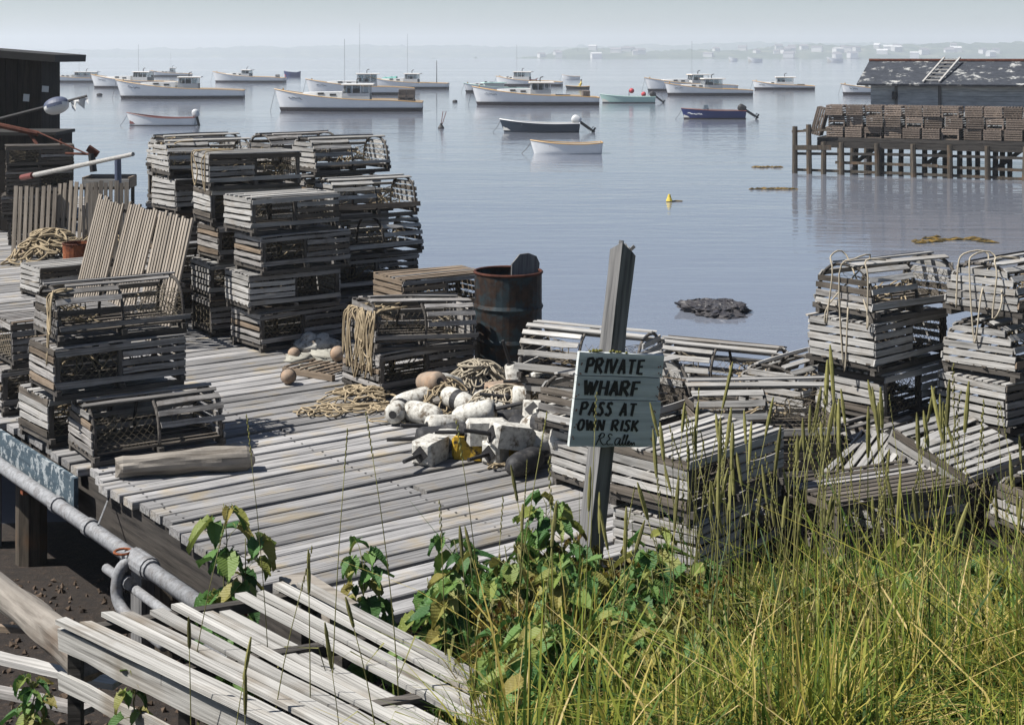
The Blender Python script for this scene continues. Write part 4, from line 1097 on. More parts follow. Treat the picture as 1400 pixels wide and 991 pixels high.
# ------------------------------------------------------------------ ropes
def rope_heap(name, c, box, n, amp, label, mat='rope', r=0.007, seed=1, tight=0.09, rot=0.0, layers=1, dome=None):
    rr = random.Random(seed); pts = []
    for l in range(layers):
        sub = squiggle(rr, n, (box[0] * (1 - 0.18 * l), box[1] * (1 - 0.18 * l)), r + l * amp, amp, tight)
        pts += sub
    pts = smooth_path(pts, 4)
    if dome:
        pts = [Vector((p.x, p.y, p.z + dome * max(0, 1 - (p.x / box[0]) ** 2 - (p.y / box[1]) ** 2))) for p in pts]
    b = MB(); b.tube(pts, r, 5)
    o = b.build(name, M[mat], None, c, (0, 0, rot), smooth=True); return tag(o, label, 'rope', 'rope heaps on the wharf')
rope_heap('rope_coil', px(470, 563, DECK), (0.36, 0.22), 60, 0.012, 'tan rope lying in loose loops on the planks', 'rope', 0.0065, 11, 0.10, 0.4, 2)
rope_heap('rope_coil', px(525, 560, DECK), (0.42, 0.12), 34, 0.01, 'thin tan rope tails trailing across the planks to the buoys', 'rope', 0.0055, 12, 0.13, 0.6)
rope_heap('rope_heap', px(655, 540, DECK) + Vector((0, 0, 0.02)), (0.33, 0.2), 70, 0.03, 'heap of pale rope on top of the buoys', 'ropew', 0.0075, 13, 0.085, 0.3, 4, 0.14)
rope_heap('rope_heap', px(605, 560, DECK) + Vector((0, 0, 0.02)), (0.26, 0.2), 46, 0.02, 'tangle of tan rope over the buoys beside the rope-covered trap', 'rope', 0.0065, 14, 0.10, 0.8, 3, 0.16)
rope_heap('rope_heap', px(715, 530, DECK) + Vector((0, 0, 0.02)), (0.22, 0.16), 46, 0.02, 'pinkish pale rope coil behind the sign buoys', 'ropew', 0.0075, 15, 0.08, 0.0, 3, 0.10)
rope_heap('rope_heap', px(70, 358, DECK), (0.55, 0.42), 90, 0.05, 'large heap of tan rope beside the rusty bucket', 'rope', 0.013, 16, 0.14, 0.0, 4, 0.22)
rope_heap('rope_heap', px(138, 352, DECK), (0.4, 0.3), 60, 0.05, 'smaller heap of tan rope behind the rusty bucket', 'rope', 0.012, 17, 0.14, 0.5, 3, 0.2)
rope_heap('rope_heap', px(490, 548, DECK), (0.30, 0.2), 60, 0.02, 'tan rope heaped on the planks at the foot of the rope-covered trap', 'rope', 0.0065, 19, 0.09, 0.2, 3, 0.05)
rope_heap('rope_coil', px(440, 535, DECK), (0.3, 0.1), 24, 0.01, 'thin tan rope straying over the planks from the wooden hatch', 'rope', 0.005, 20, 0.15, -0.3)
rope_heap('rope_heap', px(560, 575, DECK), (0.34, 0.14), 44, 0.015, 'tan rope snarled on the planks between the trap and the buoys', 'rope', 0.006, 25, 0.11, 0.5, 2, 0.03)
rope_heap('rope_heap', px(690, 575, DECK) + Vector((0, 0, 0.10)), (0.30, 0.16), 50, 0.02, 'dirty pale rope threaded over the middle of the buoy pile', 'ropew', 0.006, 26, 0.10, 0.1, 2, 0.12)
rope_heap('rope_coil', px(700, 640, DECK), (0.16, 0.08), 30, 0.02, 'yellow-brown twine knot before the drum-shaped buoy', 'rope', 0.006, 18, 0.06, 0.0, 2)
for x, y, lb in ((45, 352, 'small orange float in the large rope heap'),):
    o = px(x, y, DECK) + Vector((0, -0.3, 0.09)); b = MB(); b.lathe([(0.085 * math.sin(math.pi * k / 10) + .001, -0.085 * math.cos(math.pi * k / 10)) for k in range(11)], 14)
    tag(b.build('orange_float', M['buoyy'] if False else M['buoyp'], None, o, smooth=True), lb, 'float')
# ropes thrown over trap ends: drape down the -v end face of a trap
def drape(u, v, ztop, label, seed, n=9, drop=0.34, mat='rope', wid=0.5):
    rr = random.Random(seed); b = MB(); pts = []
    y = 0
    for i in range(n):
        y = lerp(0.02, wid, rr.random())
        x_in = rr.uniform(0.06, 0.34)
        pts += [uv(u + y, v + x_in, ztop + 0.014 + 0.008 * i % 0.03), uv(u + y + rr.uniform(-.04, .04), v + 0.02, ztop + 0.016), uv(u + y + rr.uniform(-.06, .06), v - 0.03, ztop - 0.03),
                uv(u + y + rr.uniform(-.08, .08), v - 0.05, ztop - drop * rr.uniform(0.4, 1.0)), uv(u + y + rr.uniform(-.1, .1), v - 0.035, ztop - drop * rr.uniform(0.2, 0.5)), uv(u + y, v - 0.02, ztop + 0.0)]
    b.tube(smooth_path(pts, 4), 0.0065, 5); return tag(b.build('rope_drape', M[mat], smooth=True), label, 'rope', 'ropes thrown over traps')
drape(0.84, 2.57, DECK + 2 * TH - 0.05, 'tangle of tan rope hanging over the end of the trap by the drum', 21, 18, 0.55)
drape(0.66, -0.08, DECK + BH + TH + 0.34, 'tan rope hanging down the heap behind the short log', 22, 3, 0.5, wid=0.12)
drape(4.85, 2.72, DECK + 4 * TH + BH, 'tan rope hung over the stack that the slat hurdles lean on', 23, 6, 0.45)
drape(3.9, 2.62, DECK + 5 * TH, 'single tan rope over the five-high stack', 24, 2, 0.4)
def drape_w(c, ang, ztop, label, seed, n, drop):
    rr = random.Random(seed); ax = Vector((math.cos(ang), math.sin(ang), 0)); ay = Vector((-math.sin(ang), math.cos(ang), 0)); pts = []
    c = Vector((c[0], c[1], 0)) - ax * (TL / 2)
    for i in range(n):
        y = rr.uniform(-0.2, 0.2)
        for dx, dz in ((0.2, 0.02), (0.02, 0.03), (-0.03, -0.08), (-0.045, -drop * rr.uniform(.5, 1)), (-0.03, -drop * .4)):
            pts.append(c + ax * dx + ay * (y + rr.uniform(-.05, .05)) + Vector((0, 0, ztop + dz)))
    b = MB(); b.tube(smooth_path(pts, 4), 0.006, 5); return tag(b.build('rope_drape', M['ropew'], smooth=True), label, 'rope', 'ropes thrown over traps')
drape_w((2.93, 10.42), math.radians(38), 1.02 + 3 * TH + BH, 'pale rope hanging over the four-high bank stack', 31, 3, 0.75)
drape_w((3.80, 10.2), math.radians(36), 1.02 + 2 * TH + 2 * BH, 'pale rope hanging over the second bank stack', 32, 3, 0.6)

# ------------------------------------------------------------------ far left: shed, bin, hoist, poles
sh = thing('tarred_shed', 'black tarred board shed with low sloping roof', 'shed', (-9.6, 25.6, DECK))
SX0, SX1, SY0, SY1 = -12.0, -7.12, 24.0, 25.4
bw = 0.2; nB = int((SX1 - SX0) / bw)
brd = MB().box((0, 0, 1.36), (bw - 0.012, 0.03, 2.72)).mesh('wall_board', M['shedwall'])
for k in range(nB + 1): put('wall_board', brd, sh, (SX0 + bw * (k + 0.5) + 9.6 - 0.06, SY0 - 25.6, 0), (0, 0, 0), (1, 1, 1))
for k in range(int((SY1 - SY0) / bw)): put('wall_board', brd, sh, (SX1 + 9.6 - 0.02, SY0 - 25.6 + 0.03 + bw * (k + 0.5), 0), (0, 0, math.pi / 2), (1, 1, 0.97))
MB().box((SX0 + 9.6, (SY0 + SY1) / 2 - 25.6, 1.4), (0.05, SY1 - SY0, 2.8)).build('wall', M['shedwall'], sh)
MB().box(((SX0 + SX1) / 2 + 9.6, SY1 - 25.6, 1.35), (SX1 - SX0 - .1, 0.05, 2.7)).build('wall', M['shedwall'], sh)
rf = MB(); rf.box(((SX0 + SX1) / 2 + 9.6 + 0.1, (SY0 + SY1) / 2 - 25.6, 2.86), (SX1 - SX0 + 0.5, SY1 - SY0 + 0.5, 0.12), rot=(0, math.radians(4.5), 0)); rf.build('roof', M['roofdark'], sh)
for x, y, s_, w_, h_ in ((62, 122, 0, 0.11, 0.1), (36, 134, 0, 0.10, 0.12)):
    p = pd(x, y, SY0 - 0.03); o = MB().box((0, 0, 0), (w_, 0.006, h_), rot=(0, 0.08, 0)).build('paper_notice', M['paper'], None, p); tag(o, 'white paper notice on the tarred shed, ' + ('the one nearer the shed corner' if x == 62 else 'the one farther from the shed corner'), 'notice')
bn = thing('tarred_bin', 'black tarred plank bin standing before the shed', 'bin', (-7.15, 22.9, DECK))
for k in range(7): MB().box((0, 0, 0), (1.7, 0.04, 0.2)).build('plank', M['shedwall'], bn, (-0.1, -0.5, 0.12 + k * 0.21))
for k in range(7): MB().box((0, 0, 0), (1.0, 0.04, 0.2)).build('plank', M['shedwall'], bn, (0.72, 0.03, 0.12 + k * 0.21), (0, 0, math.pi / 2))
MB().box((-0.1, 0, 1.5), (1.76, 1.1, 0.05)).build('lid', M['roofdark'], bn)
ho = thing('rusty_hoist', 'red rusted iron hoist frame reaching out past the shed', 'hoist', px(20, 300, DECK))
hl_ = Vector(ho.location)
def hb(a, b, r_, nm, mt='redrust'):
    bb = MB(); bb.tube([a - hl_, b - hl_], r_, 8); return bb.build(nm, M[mt], ho)
hb(pd(-8, 168, 21.5), pd(-6, 302, 21.5), 0.045, 'mast')
hb(pd(-8, 170, 21.5), pd(52, 183, 21.4), 0.04, 'head_beam'); hb(pd(40, 182, 21.5), pd(62, 215, 21.2), 0.025, 'brace')
hb(pd(50, 180, 21.4), pd(122, 212, 20.6), 0.012, 'boom'); hb(pd(90, 210, 21.0), pd(125, 211, 20.6), 0.018, 'boom'); hb(pd(83, 190, 21.2), pd(84, 210, 21.2), 0.02, 'strut')
plt = MB(); plt.box((0, 0, 0), (0.17, 0.05, 0.09), rot=(0.3, 0.6, 0)); plt.build('head_plate', M['redrust'], ho, pd(127, 207, 20.6) - hl_)
hb(pd(125, 210, 20.6), pd(128, 235, 20.6), 0.05, 'winch_drum', 'dark')
# leaning poles
tag(MB().tube([pd(45, 240, 17.6), pd(182, 211, 15.6)], [0.03, 0.022], 10).build('long_pole', M['lathw']), 'long white pole resting across the racks', 'pole')
tag(MB().tube([pd(30, 243, 17.8), pd(45, 240, 17.55)], [0.036, 0.038], 10).build('pole_tip', M['pinkred']), 'red grip on the end of the long white pole', 'grip')
tag(MB().tube([px(163, 345, DECK) * 1.0, px(163, 345, DECK) + Vector((-0.02, 0, 1.32))], [0.05, 0.045], 10).build('blue_post', M['buoyblue']), 'upright faded blue post carrying the long white pole', 'post')
q0, q1 = pd(-60, 178, 22.4), pd(119, 132, 22.4)
fp = thing('float_pole', 'slanting dark pole with blue and white oval float and rag', 'pole', q0)
MB().tube([Vector((0, 0, 0)), q1 - q0], 0.024, 8).build('pole', M['dark'], fp)
d = (q1 - q0).normalized(); fb = MB(); n = 14
fb.lathe([(0.13 * math.sin(math.pi * k / n) ** 0.75 + 0.001, -0.19 * math.cos(math.pi * k / n)) for k in range(n + 1)], 16, axis='X')
o = fb.build('float', M['offwhite'], fp, pd(78, 143, 22.35) - q0 + Vector((0, -0.03, -0.02)), (0, -math.atan2(d.z, d.x), 0), smooth=True)
fb = MB(); fb.lathe([(0.134 * math.sin(math.pi * k / n) ** 0.75 + 0.001, -0.192 * math.cos(math.pi * k / n)) for k in range(n + 1)], 16, axis='X')
fb.f = [f_ for f_ in fb.f if len(f_) == 4 and sum(fb.v[i][2] for i in f_) / 4 > 0.02]
fb.build('painted_band', M['buoyblue'], o)
rg_ = MB(); vs = []
for i in range(7):
    for j in range(4): vs.append((i * 0.045, 0.02 * math.sin(i * 1.3 + j), -0.05 * j * (0.7 + 0.5 * math.sin(i * 2.1))))
rg_.add(vs, [(i * 4 + j, (i + 1) * 4 + j, (i + 1) * 4 + j + 1, i * 4 + j + 1) for i in range(6) for j in range(3)])
rg_.build('rag', M['offwhite'], fp, pd(96, 139, 22.35) - q0, (0, -0.25, 0))
tr = thing('wooden_trough', 'grey plank trough behind the racks', 'trough', px(150, 302, DECK) + Vector((0, 0, 0)))
tl = Vector(tr.location)
for a_, sz, nm, mt in (((0, -0.25, 0.62), (0.75, 0.03, 0.16), 'side_board', 'lathw'), ((0, 0.25, 0.66), (0.75, 0.03, 0.16), 'side_board', 'lath'), ((-0.37, 0, 0.64), (0.03, 0.5, 0.18), 'end_board', 'lathb'), ((0.37, 0, 0.64), (0.03, 0.5, 0.18), 'end_board', 'lathb'), ((0, 0, 0.55), (0.7, 0.46, 0.03), 'floor_board', 'frame')):
    MB().box((0, 0, 0), sz).build(nm, M[mt], tr, a_)
for sx in (-0.33, 0.33):
    for sy in (-.2, .2): MB().box((0, 0, 0), (0.05, 0.05, 0.54)).build('leg', M['frame'], tr, (sx, sy, 0.27))

# ------------------------------------------------------------------ boats
def hull_fn(L, B, zb, zm, zs, rake, transom=0.86, full=2.2):
    def b(t):
        if t < 0.48: return max(0.012, B / 2 * (1 - (1 - t / 0.48) ** full))
        return B / 2 * (1 - (1 - transom) * ((t - 0.48) / 0.52) ** 2)
    def zsh(t): return zm + (zb - zm) * (max(0, 1 - t / 0.72)) ** 1.9 + (zs - zm) * max(0, (t - 0.72) / 0.28) ** 1.5
    def st(t, h):       # point on the hull side; h 0 at keel line .. 1 at sheer
        zz = lerp(-0.35, zsh(t), h); bb = b(t)
        wl = max(0.0, (zz + 0.35) / (zsh(t) + 0.35))
        fine = lerp(0.42, 0.80, min(1, t / 0.5)) ; k = fine + (1 - fine) * wl ** 0.9
        if zz < 0: k *= max(0.25, 1 + zz * 1.6)
        x = -L / 2 + L * t + rake * (1 - h) * max(0, 1 - t * 2.2)
        if t > 0.9: x -= 0.08 * (1 - h) * (t - 0.9) / 0.1
        return Vector((x, bb * k, zz))
    return b, zsh, st
def build_hull(root, L, B, zb, zm, zs, rake, mat, rail, bottom, floor, transom=0.86, full=2.2, inner=None, wlz=0.27, railr=0.035):
    b, zsh, st = hull_fn(L, B, zb, zm, zs, rake, transom, full)
    nt_, nh = 22, 8; h = MB(); vs = []
    for s in (1, -1):
        for i in range(nt_ + 1):
            for j in range(nh + 1):
                p = st(i / nt_, j / nh); vs.append((p.x, p.y * s, p.z))
    m1 = (nt_ + 1) * (nh + 1); fs = []
    for i in range(nt_):
        for j in range(nh):
            a_ = i * (nh + 1) + j; q = (a_, a_ + nh + 1, a_ + nh + 2, a_ + 1)
            fs.append(q[::-1]); fs.append(tuple(m1 + k for k in q))
    for j in range(nh):
        a_ = nt_ * (nh + 1) + j; fs.append((a_, a_ + 1, m1 + a_ + 1, m1 + a_))
        a_ = j; fs.append((a_, m1 + a_, m1 + a_ + 1, a_ + 1))
    h.add(vs, fs); h.build('hull', M[mat], root, smooth=True)
    if bottom:
        bb = MB(); vs = []
        for s in (1, -1):
            for i in range(nt_ + 1):
                t_ = i / nt_
                for zz in (-0.01, wlz):
                    hh = (zz + 0.35) / (zsh(t_) + 0.35); p = st(t_, hh); vs.append((p.x + (0.02 if i == nt_ else (-0.05 if i == 0 else 0)), (p.y + 0.05) * s, p.z))
        m2 = (nt_ + 1) * 2; fs = []
        for i in range(nt_):
            q = (i * 2, i * 2 + 2, i * 2 + 3, i * 2 + 1); fs.append(q[::-1]); fs.append(tuple(m2 + k for k in q))
        fs += [(nt_ * 2, nt_ * 2 + 1, m2 + nt_ * 2 + 1, m2 + nt_ * 2), (0, m2, m2 + 1, 1)]
        bb.add(vs, fs); bb.build('bottom_paint', M[bottom], root)
    rl = MB()
    for s in (1, -1):
        rl.tube([Vector((st(i / nt_, 1).x, st(i / nt_, 1).y * s, zsh(i / nt_) + 0.012)) for i in range(nt_ + 1)], railr, 5)
    e = st(1, 1); rl.tube([Vector((e.x, -e.y, e.z + .012)), Vector((e.x, e.y, e.z + .012))], railr, 5)
    rl.build('rail', M[rail], root)
    # inside: floor and inner skin
    ins = MB(); vs = []
    for s in (1, -1):
        for i in range(1, nt_ + 1):
            t_ = i / nt_; p = st(t_, 1); w_ = max(0.01, p.y - 0.06); x_ = min(p.x, L / 2 - 0.06)
            fl = floor(t_, zsh(t_))
            wf = max(0.004, min(w_, st(t_, (fl + 0.35) / (zsh(t_) + 0.35)).y - 0.07)); vs += [(x_, w_ * s, zsh(t_) + 0.003), (x_, wf * s, fl)]
    m3 = nt_ * 2; fs = []
    for i in range(nt_ - 1):
        fs.append((i * 2, i * 2 + 2, i * 2 + 3, i * 2 + 1)); fs.append((m3 + i * 2, m3 + i * 2 + 1, m3 + i * 2 + 3, m3 + i * 2 + 2))
        fs.append((i * 2 + 1, i * 2 + 3, m3 + i * 2 + 3, m3 + i * 2 + 1))
    i = nt_ - 1; fs.append((i * 2, m3 + i * 2, m3 + i * 2 + 1, i * 2 + 1))
    ins.add(vs, fs); ins.build('deck', M[inner or 'boatdeck'], root)
    return b, zsh, st

def boat_root(name, label, cat, x0, x1, yw, z=0.0, yaw=0.0, group=None):
    Y = F * EYE / (yw - HY); L = (x1 - x0) * Y / F
    X = ((x0 + x1) / 2 - CX) * Y / F
    r_ = thing(name, label, cat, (X, Y, z), (0, 0, yaw), group)
    return r_, L / max(0.3, math.cos(yaw))

def scribble(root, st, L, t0, t1, s, h0=0.8, seed=1):
    rr = random.Random(seed); b = MB(); n = 14
    for i in range(n):
        t_ = lerp(t0, t1, i / n); p = st(t_, h0 + rr.uniform(-0.05, 0.05)); q = st(t_ + (t1 - t0) / n * rr.uniform(0.4, 1.3), h0 + rr.uniform(-0.06, 0.06))
        b.beam((p.x, -p.y - 0.012, p.z), (q.x, -q.y - 0.012, q.z), 0.012, 0.035)
    b.build('name_marks', M['slate'], root)

def lobster_boat(label, x0, x1, yw, house=(0.47, 0.65), trunk=(0.2, 0.47), roof=1.85, zb=1.5, zm=0.78, zs=0.62, mast=None, hullmat='white', nside=3, stack_pipe=True, yaw=0.0, top='offwhite', rail='buff', marks=True, back=False, seed=1, beam=0.29, ant=None, sf=1.0):
    root, L = boat_root('lobster_boat', label, 'lobster boat', x0, x1, yw, 0, yaw, 'lobster boats moored in the harbour')
    k = min(1.12, max(0.66, L / 10.2)) * sf; B = L * beam if L > 8 else L * 0.33
    rr = random.Random(seed)
    b, zsh, st = build_hull(root, L, B, zb * k, zm * k, zs * k, 0.06 * L, hullmat, rail, 'bottom', lambda t_, z: (z - 0.02) if t_ < house[0] else 0.22)
    xx = lambda t_: -L / 2 + L * t_
    # trunk cabin
    w_ = B * 0.31; ta, tb = trunk
    tc_ = MB(); vs = []; n_ = 6
    for i in range(n_ + 1):
        t_ = lerp(ta, tb, i / n_); ww = min(w_, b(t_) * 0.72); zt_ = lerp(zsh(ta) + 0.10 * k, zsh(tb) + 0.46 * k, (i / n_) ** 0.6)
        vs += [(xx(t_), -ww, zsh(t_) - 0.1), (xx(t_), -ww * 0.94, zt_), (xx(t_), ww * 0.94, zt_), (xx(t_), ww, zsh(t_) - 0.1)]
    fs = [(i * 4 + j, (i + 1) * 4 + j, (i + 1) * 4 + j + 1, i * 4 + j + 1) for i in range(n_) for j in range(3)] + [(0, 1, 2, 3), tuple(n_ * 4 + j for j in (3, 2, 1, 0))]
    tc_.add(vs, fs); tr_ = tc_.build('trunk_cabin', M['offwhite'], root)
    for q in (0.45, 0.75):
        t_ = lerp(ta, tb, q); ww = min(w_, b(t_) * 0.72); z_ = zsh(t_) + 0.2 * k
        for s in (-1, 1): MB().box((0, 0, 0), (0.42 * k, 0.04, 0.14 * k)).build('porthole', M['dark'], tr_, (xx(t_), s * (ww * 0.975), z_))
    # wheelhouse: low walls, posts, roof, panes
    ha, hb_ = xx(house[0]), xx(house[1]); hw2 = B * 0.36; zr = roof * k; zl = zsh(house[0]) + 0.36 * k
    wl_ = MB()
    lo = zsh(house[1]) - 0.25
    for s in (-1, 1): wl_.box(((ha + hb_) / 2, s * hw2, (lo + zl) / 2), (hb_ - ha, 0.05, zl - lo))
    wl_.box((ha, 0, (lo + zl) / 2), (0.05, 2 * hw2 - 0.06, zl - lo))
    fr_ = 0.12 * k     # windscreen rake
    post = 0.07
    posts = []
    for s in (-1, 1):
        for i in range(nside + 1):
            x_ = lerp(ha + fr_, hb_ - 0.05, i / nside) if i else ha + 0.03
            x2 = lerp(ha + fr_, hb_ - 0.05, i / nside)
            posts.append((x_ if i else ha + 0.03, x2, s))
            wl_.beam((x_, s * hw2, zl - 0.02), (x2, s * hw2, zr - 0.05), 0.05, post)
    for yy in (-0.33, 0.33): wl_.beam((ha + 0.03, yy * hw2, zl - 0.02), (ha + fr_, yy * hw2, zr - 0.05), 0.05, post)
    wl_.box(((ha + hb_) / 2 + fr_ / 2, 0, zr - 0.07), (hb_ - ha - fr_ - 0.02, 2 * hw2 + 0.03, 0.05))
    if back: wl_.box((hb_ - 0.03, 0, (lo + zr) / 2), (0.05, 2 * hw2 - 0.06, zr - lo - 0.1))
    wh = wl_.build('wheelhouse', M['offwhite'], root)
    for s in (-1, 1):
        for i in range(nside):
            xa, xb_ = lerp(ha + fr_, hb_ - 0.05, i / nside) + 0.05, lerp(ha + fr_, hb_ - 0.05, (i + 1) / nside) - 0.05
            if s == -1 and i == nside - 1 and rr.random() < 0.4: continue
            MB().box(((xa + xb_) / 2, s * hw2, (zl + zr) / 2 - 0.03), (xb_ - xa, 0.012, zr - zl - 0.1)).build('window', M['glass'], wh)
    for yy in (-0.66, 0, 0.66):
        MB().box((ha + fr_ / 2 + 0.01, yy * hw2, (zl + zr) / 2 - 0.03), (0.012, 0.55 * hw2, zr - zl - 0.08), rot=(0, math.atan2(fr_, zr - zl), 0)).build('window', M['glass'], wh)
    rf_ = MB(); rf_.box(((ha + hb_) / 2 + 0.1, 0, zr), (hb_ - ha + 0.35, 2 * hw2 + 0.22, 0.07), taper=0.97); ro_ = rf_.build('roof', M[top], root)
    MB().box(((ha + hb_) / 2 + 0.1, 0, zr - 0.045), (hb_ - ha + 0.38, 2 * hw2 + 0.25, 0.03)).build('roof_trim', M['buff' if rail == 'buff' else rail], ro_)
    MB().box((lerp(ha, hb_, .45), 0.1, (lo + zl) / 2 + 0.2), (0.5 * k, 0.5 * k, 0.9 * k)).build('engine_box', M['dark'], root)
    MB().box((ha + 0.35, hw2 * 0.3, zl + 0.1), (0.18, 0.3, 0.42 * k)).build('helm', M['dark'], root)
    if stack_pipe:
        MB().tube(smooth_path([Vector((lerp(ha, hb_, .5), 0, zr)), Vector((lerp(ha, hb_, .5), 0, zr + 0.28)), Vector((lerp(ha, hb_, .5) + 0.08, 0, zr + 0.38)), Vector((lerp(ha, hb_, .5) + 0.25, 0, zr + 0.42))], 3), 0.045, 6).build('exhaust_stack', M['dark'], root)
    if ant:
        MB().tube([(lerp(ha, hb_, .15), 0.1, zr), (lerp(ha, hb_, .15), 0.1, zr + ant)], [0.022, 0.014], 5).build('antenna', M['steel'], root)
    if mast:
        MB().tube([(xx(mast[0]), 0, 0.3), (xx(mast[0]), 0, mast[1])], [0.055, 0.035], 7).build('mast', M['dark'], root)
    # cockpit coaming, mooring line, bow bitt
    MB().box((lerp(hb_, L / 2, 0.35), -B * 0.2, 0.45), (0.8, 0.5, 0.42)).build('bait_box', M['dark'], root)
    p = st(0.0, 0.97)
    MB().tube([(p.x + 0.05, -0.02, p.z), (p.x - 0.12, -0.04, p.z * 0.5), (p.x - 0.3, -0.05, -0.05)], 0.014, 4).build('mooring_line', M['dark'], root)
    MB().box((xx(0.06), 0, zsh(0.06) + 0.08), (0.1, 0.1, 0.22)).build('bitt', M['buff'], root)
    if marks: scribble(root, st, L, 0.09, 0.19, -1, 0.78, seed)
    return root, L, k

def simple_trap_mesh(seed, mat):
    r = random.Random(seed); b = MB()
    for k in range(6): b.box((0, lerp(-.24, .24, k / 5), 0.345), (0.92, 0.05, 0.014))
    for s in (-1, 1):
        for z in (0.05, 0.13, 0.21, 0.29): b.box((0, s * 0.262, z), (0.92, 0.012, 0.046))
    for sx in (-1, 1):
        for z in (0.05, 0.12, 0.19, 0.26, 0.32):
            if r.random() < 0.85: b.box((sx * 0.462, 0, z), (0.012, 0.52, 0.042), rot=(0, 0, 0))
        for s in (-1, 1): b.box((sx * 0.44, s * 0.24, 0.17), (0.034, 0.034, 0.334))
    b.box((0, 0, 0.018), (0.88, 0.48, 0.022))
    b.tube(squiggle(r, 26, (0.36, 0.18), 0.06, 0.16, 0.1), 0.012, 3, False)
    return b.mesh('trap', M[mat])
STRAP = [simple_trap_mesh(i, 'piertrap') for i in range(4)]
def load(root, L, k, t0, nxy, z, where, dark=True):
    c = Matrix.Translation(root.location) @ Matrix.Rotation(root.rotation_euler.z, 4, 'Z')
    nx_, ny_, nz_ = nxy
    for a_ in range(nx_):
        for b2 in range(ny_):
            for c2 in range(nz_):
                p = c @ Vector((-L / 2 + L * t0 + a_ * 0.58, (b2 - (ny_ - 1) / 2) * 0.96, z + c2 * 0.356))
                o = put('lobster_trap', R.choice(STRAP), None, p, (0, 0, math.pi / 2 + R.uniform(-0.05, 0.05)))
                tag(o, 'dark lath trap in the load on ' + where, 'lobster trap', 'trap load on ' + where)

b7, L7, k7 = lobster_boat('white lobster boat with traps piled high on its stern', 375, 578, 152, seed=3, ant=None, house=(0.465, 0.65), nside=3)
load(b7, L7, k7, 0.865, (2, 2, 3), 0.45, 'the stern of the white lobster boat')
put('antenna', MB().tube([(0, 0, 0), (0, 0, 3.2)], 0.016, 5).mesh('antenna', M['steel']), b7, (-0.3, 0.2, 1.85))
b11, L11, k11 = lobster_boat('white lobster boat with a brown crate and trap load aft of its cabin', 645, 818, 144, seed=4, house=(0.46, 0.62), ant=None)
load(b11, L11, k11, 0.90, (1, 2, 2), 0.42, 'the white boat beside the mint skiff')
lobster_boat('white lobster boat anchored abreast of the white outboard skiff', 160, 333, 135, seed=5, yaw=0.1, house=(0.49, 0.645), roof=1.75, zs=0.66)
lobster_boat('white lobster boat with yellow-trimmed roof behind the trap-free white one', 122, 250, 121, seed=6, yaw=-0.12, house=(0.5, 0.66), ant=3.2, roof=1.8)
lobster_boat('white lobster boat with row of cabin windows partly behind the tarred shed', 62, 142, 113, seed=7, yaw=0, house=(0.52, 0.88), nside=5, roof=1.85, marks=False, ant=2.8)
lobster_boat('far pale blue workboat with small wheelhouse showing over other boats', 205, 262, 105, seed=8, yaw=0.1, house=(0.48, 0.6), roof=2.1, marks=False, ant=2.8, hullmat='white')
b5, L5, k5 = lobster_boat('white lobster boat with open tiny wheelhouse next to the blue rowboat', 290, 390, 113, seed=9, yaw=-0.08, house=(0.42, 0.53), roof=1.75, nside=2, marks=False)
load(b5, L5, k5, 0.90, (1, 1, 2), 0.42, 'the boat next to the blue rowboat')
lobster_boat('white lobster boat with dark exhaust half hidden behind the trap-laden boat', 418, 566, 130, seed=10, yaw=0.06, house=(0.47, 0.66), ant=5.0, roof=2.0)
b9, L9, k9 = lobster_boat('white workboat with green canvas cover and tall pole mast', 500, 613, 122, seed=11, yaw=-0.1, house=(0.48, 0.64), roof=1.9, zs=0.7, mast=(0.86, 3.3), marks=False, ant=4.6)
cv = MB(); n_ = 8; vs = []
for i in range(9):
    x_ = -L9 * 0.30 + i * L9 * 0.022
    for j in range(9):
        a_ = math.pi * j / 8; rr_ = 0.55 + 0.03 * (i % 3)
        vs.append((x_, -math.cos(a_) * 0.8, 0.75 + math.sin(a_) * (rr_ + i * 0.02)))
cv.add(vs, [(i * 9 + j, (i + 1) * 9 + j, (i + 1) * 9 + j + 1, i * 9 + j + 1) for i in range(8) for j in range(8)] + [tuple(range(9)), tuple(8 * 9 + j for j in range(8, -1, -1))])
cv.build('canvas_cover', M['green'], b9)
lobster_boat('pale cabin cruiser with green windscreen frames behind the brown-crate boat', 634, 722, 127, seed=12, yaw=0.22, house=(0.30, 0.6), trunk=(0.1, 0.3), roof=1.55, top='mint', rail='mint', hullmat='white', marks=False, stack_pipe=False)
lobster_boat('white boat with square tall wheelhouse behind the green-framed cruiser', 678, 768, 118, seed=13, yaw=-0.18, house=(0.28, 0.52), trunk=(0.12, 0.28), roof=2.2, nside=4, marks=False, ant=3.4)
lobster_boat('white lobster boat with tall antenna behind another white hull', 880, 1006, 125, seed=14, yaw=0.12, house=(0.5, 0.68), ant=3.6, marks=False)
lobster_boat('clean white lobster boat with open-backed wheelhouse ahead of the navy skiff', 908, 1027, 131, seed=15, yaw=0.05, house=(0.44, 0.65), nside=2, roof=2.0, sf=1.0)
lobster_boat('small white lobster boat with life ring alone by the far shore', 1030, 1112, 123, seed=16, yaw=-0.15, house=(0.38, 0.66), nside=2, back=False, roof=2.15)
lobster_boat('pale lobster boat with bow showing left of the pier hut', 1148, 1250, 130, seed=17, yaw=0.1, house=(0.5, 0.68), roof=1.7)
# crates on boat 11
o = MB().box((0, 0, 0.3), (1.1, 0.9, 0.6)).build('fish_crate', M['piertrap'], None, (b11.location.x + L11 * 0.22, b11.location.y, 0.24)); tag(o, 'brown wooden crate in the open stern of a white boat', 'crate')
